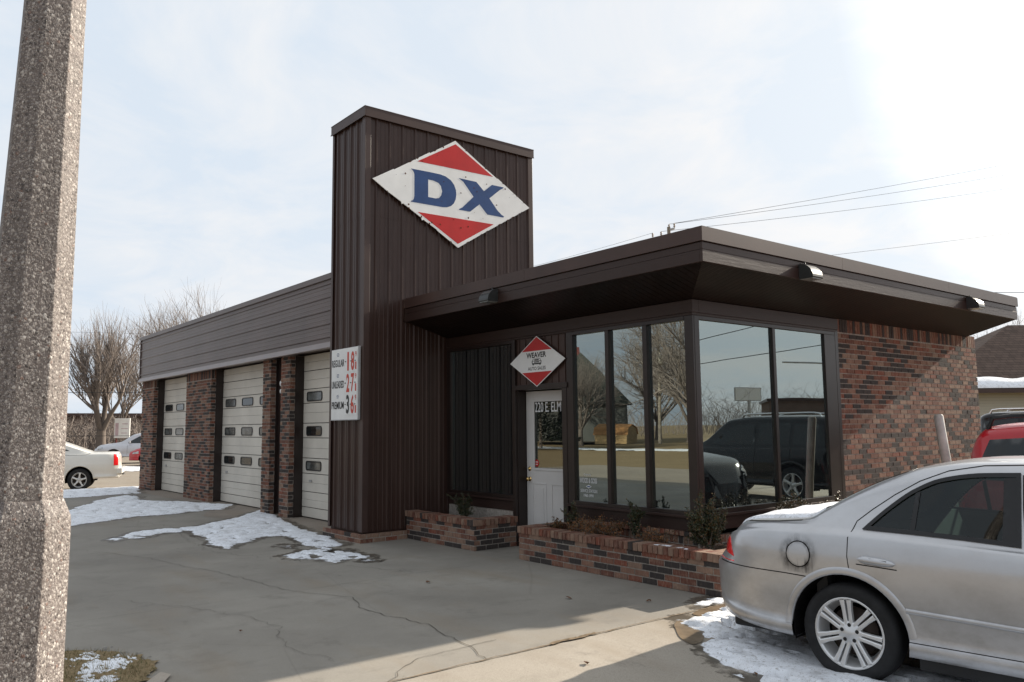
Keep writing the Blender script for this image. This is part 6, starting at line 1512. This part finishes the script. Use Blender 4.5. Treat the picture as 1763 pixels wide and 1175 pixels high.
# pale SUV far left
tp=[(-0.95,1.0),(-0.88,1.5),(-0.7,1.70),(0,1.76),(1.2,1.77),(1.7,1.70),(2.55,1.22),(3.4,1.10),(3.85,0.98),(4.0,0.7)]
bl=[(-0.95,0.95),(-0.8,1.08),(0,1.08),(2.3,1.06),(3.5,0.96),(4.0,0.66)]
W3=[[(-0.70,1.15),(-0.55,1.55),(0.05,1.60),(0.05,1.15)],[(0.15,1.14),(0.15,1.61),(0.85,1.62),(0.9,1.14)],[(1.0,1.14),(0.97,1.62),(1.45,1.56),(2.05,1.20),(2.05,1.14)]]
T,B,body=vehicle('pale grey SUV facing left far beyond the white pickup','car',(-43.3,9.3),R(-108),tp,bl,0.95,0.32,(0.74,0.5),-0.95,4.0,0.85,2.85,0.37,0.24,'cargrey',W3,[[(1.8,0.58),(1.78,0),(1.8,-0.58),(2.45,-0.68),(2.5,0),(2.45,0.68)]],z=-0.30,lamp_f=[(3.45,0.84),(3.45,0.94),(3.75,0.86),(3.8,0.78)],seams=[[(0.1,0.45),(0.1,1.1)],[(0.95,0.45),(0.95,1.1)],[(2.1,0.45),(2.1,1.05)]])
B.patch('windshield',[(2.5,-0.6),(2.5,0.6),(1.8,0.5),(1.8,-0.5)],'darkglass',T,0.006,mode='top',step=0.1)
b=MB(); b.obox((1.95,1.05,1.22),(0.05,0,0),(0,0.09,0),(0,0,0.07)); b.obox((1.95,-1.05,1.22),(0.05,0,0),(0,0.09,0),(0,0,0.07)); b.build('wing_mirror','cargrey',T,0.02)
# red hatchback beyond the pier
tp=[(-0.75,0.9),(-0.68,1.15),(-0.3,1.40),(0.3,1.46),(1.2,1.44),(2.1,1.02),(2.9,0.9),(3.3,0.75),(3.4,0.55)]
bl=[(-0.75,0.85),(-0.5,0.95),(0,0.95),(2.0,0.92),(3.0,0.8),(3.4,0.52)]
vehicle('red hatchback nose just showing left of the end brick pier','car',(-38.2,9.5),R(-108),tp,bl,0.86,0.22,(0.66,0.4),-0.75,3.4,0.72,2.5,0.31,0.2,'carred',[[(-0.3,1.0),(-0.1,1.30),(0.5,1.34),(0.5,1.0)],[(0.6,1.0),(0.6,1.34),(1.1,1.30),(1.65,1.0)]],z=-0.28,bz=0.6,lamp_f=[(2.9,0.6),(2.9,0.74),(3.2,0.68),(3.25,0.58)])
# red SUV, tail towards the wall
tp=[(-0.86,1.0),(-0.84,1.17),(-0.58,1.62),(-0.40,1.69),(0.0,1.72),(1.3,1.72),(1.95,1.66),(2.65,1.18),(2.9,1.12),(3.4,1.05),(3.62,0.92),(3.7,0.65)]
bl=[(-0.86,0.93),(-0.7,1.10),(0,1.10),(2.4,1.06),(3.3,0.96),(3.7,0.6)]
W4=[[(-0.615,1.17),(-0.40,1.545),(0.32,1.59),(0.36,1.17)],[(0.46,1.17),(0.44,1.60),(1.15,1.60),(1.2,1.16)],[(1.3,1.16),(1.27,1.60),(1.80,1.56),(2.35,1.18),(2.35,1.15)]]
T,B,body=vehicle('red SUV with black roof rails showing over the silver sedan roof','car',(7.26+0.42,3.42),R(6),tp,bl,0.89,0.28,(0.70,0.45),-0.86,3.7,0.82,2.62,0.35,0.22,'carred',W4,z=-0.085,rack=(-0.42,1.7,0.62,0.085),rails='blacktrim',lamp_r=[(-0.83,0.85),(-0.83,1.1),(-0.68,1.1),(-0.70,0.85)],seams=[[(0.4,0.4),(0.4,1.1)],[(1.25,0.4),(1.25,1.1)],[(2.4,0.45),(2.4,1.05)]])
tp=[(-0.95,1.0),(-0.88,1.5),(-0.7,1.70),(0,1.76),(1.2,1.77),(1.7,1.70),(2.45,1.24),(3.4,1.14),(3.85,1.02),(4.0,0.7)]
bl=[(-0.95,0.95),(-0.8,1.08),(0,1.08),(2.3,1.08),(3.5,1.0),(4.0,0.66)]
T,B,body=vehicle('black SUV parked nose in beside the wall, seen in the side panes','car',(7.95+3.9,6.55),R(186),tp,bl,0.93,0.32,(0.74,0.5),-0.95,4.0,0.85,2.85,0.37,0.24,'carblack',W3,[[(1.8,0.58),(1.78,0),(1.8,-0.58),(2.35,-0.68),(2.4,0),(2.35,0.68)]],z=-0.085,lamp_f=[(3.50,0.82),(3.50,0.97),(3.80,0.90),(3.86,0.80)],seams=[[(0.1,0.45),(0.1,1.1)],[(0.95,0.45),(0.95,1.1)],[(2.1,0.45),(2.1,1.05)]])
# black SUV (fills the reflection in the side panes)
tp=[(-1.1,1.05),(-1.05,1.6),(-0.9,1.83),(-0.4,1.90),(1.2,1.91),(1.9,1.86),(2.75,1.30),(3.7,1.18),(4.05,1.02),(4.1,0.75)]
bl=[(-1.1,1.0),(-0.9,1.17),(0,1.18),(2.6,1.16),(3.7,1.05),(4.1,0.7)]
W5=[[(-0.85,1.25),(-0.75,1.66),(0.0,1.72),(0.0,1.25)],[(0.1,1.25),(0.1,1.73),(0.95,1.74),(1.0,1.25)],[(1.1,1.25),(1.08,1.74),(1.75,1.68),(2.35,1.30),(2.35,1.25)]]
T6,B,body=vehicle('taller black SUV with silver roof rails parked farthest along the side lot','car',(9.15,11.1),R(6),tp,bl,0.97,0.33,(0.76,0.5),-1.1,4.1,0.9,3.0,0.39,0.25,'carblack',W5,z=-0.085,rack=(-0.6,1.6,0.66,0.07),lamp_r=[(-1.03,0.95),(-1.03,1.25),(-0.88,1.25),(-0.9,0.95)],seams=[[(0.05,0.45),(0.05,1.2)],[(1.05,0.45),(1.05,1.2)]])
c=copy_tree(T6,None,'dark SUV roof just visible behind the red one, in front of the cream house'); c.location=(3.1,15.9,-0.03)
print('things',len([o for o in bpy.data.objects if o.parent is None]))
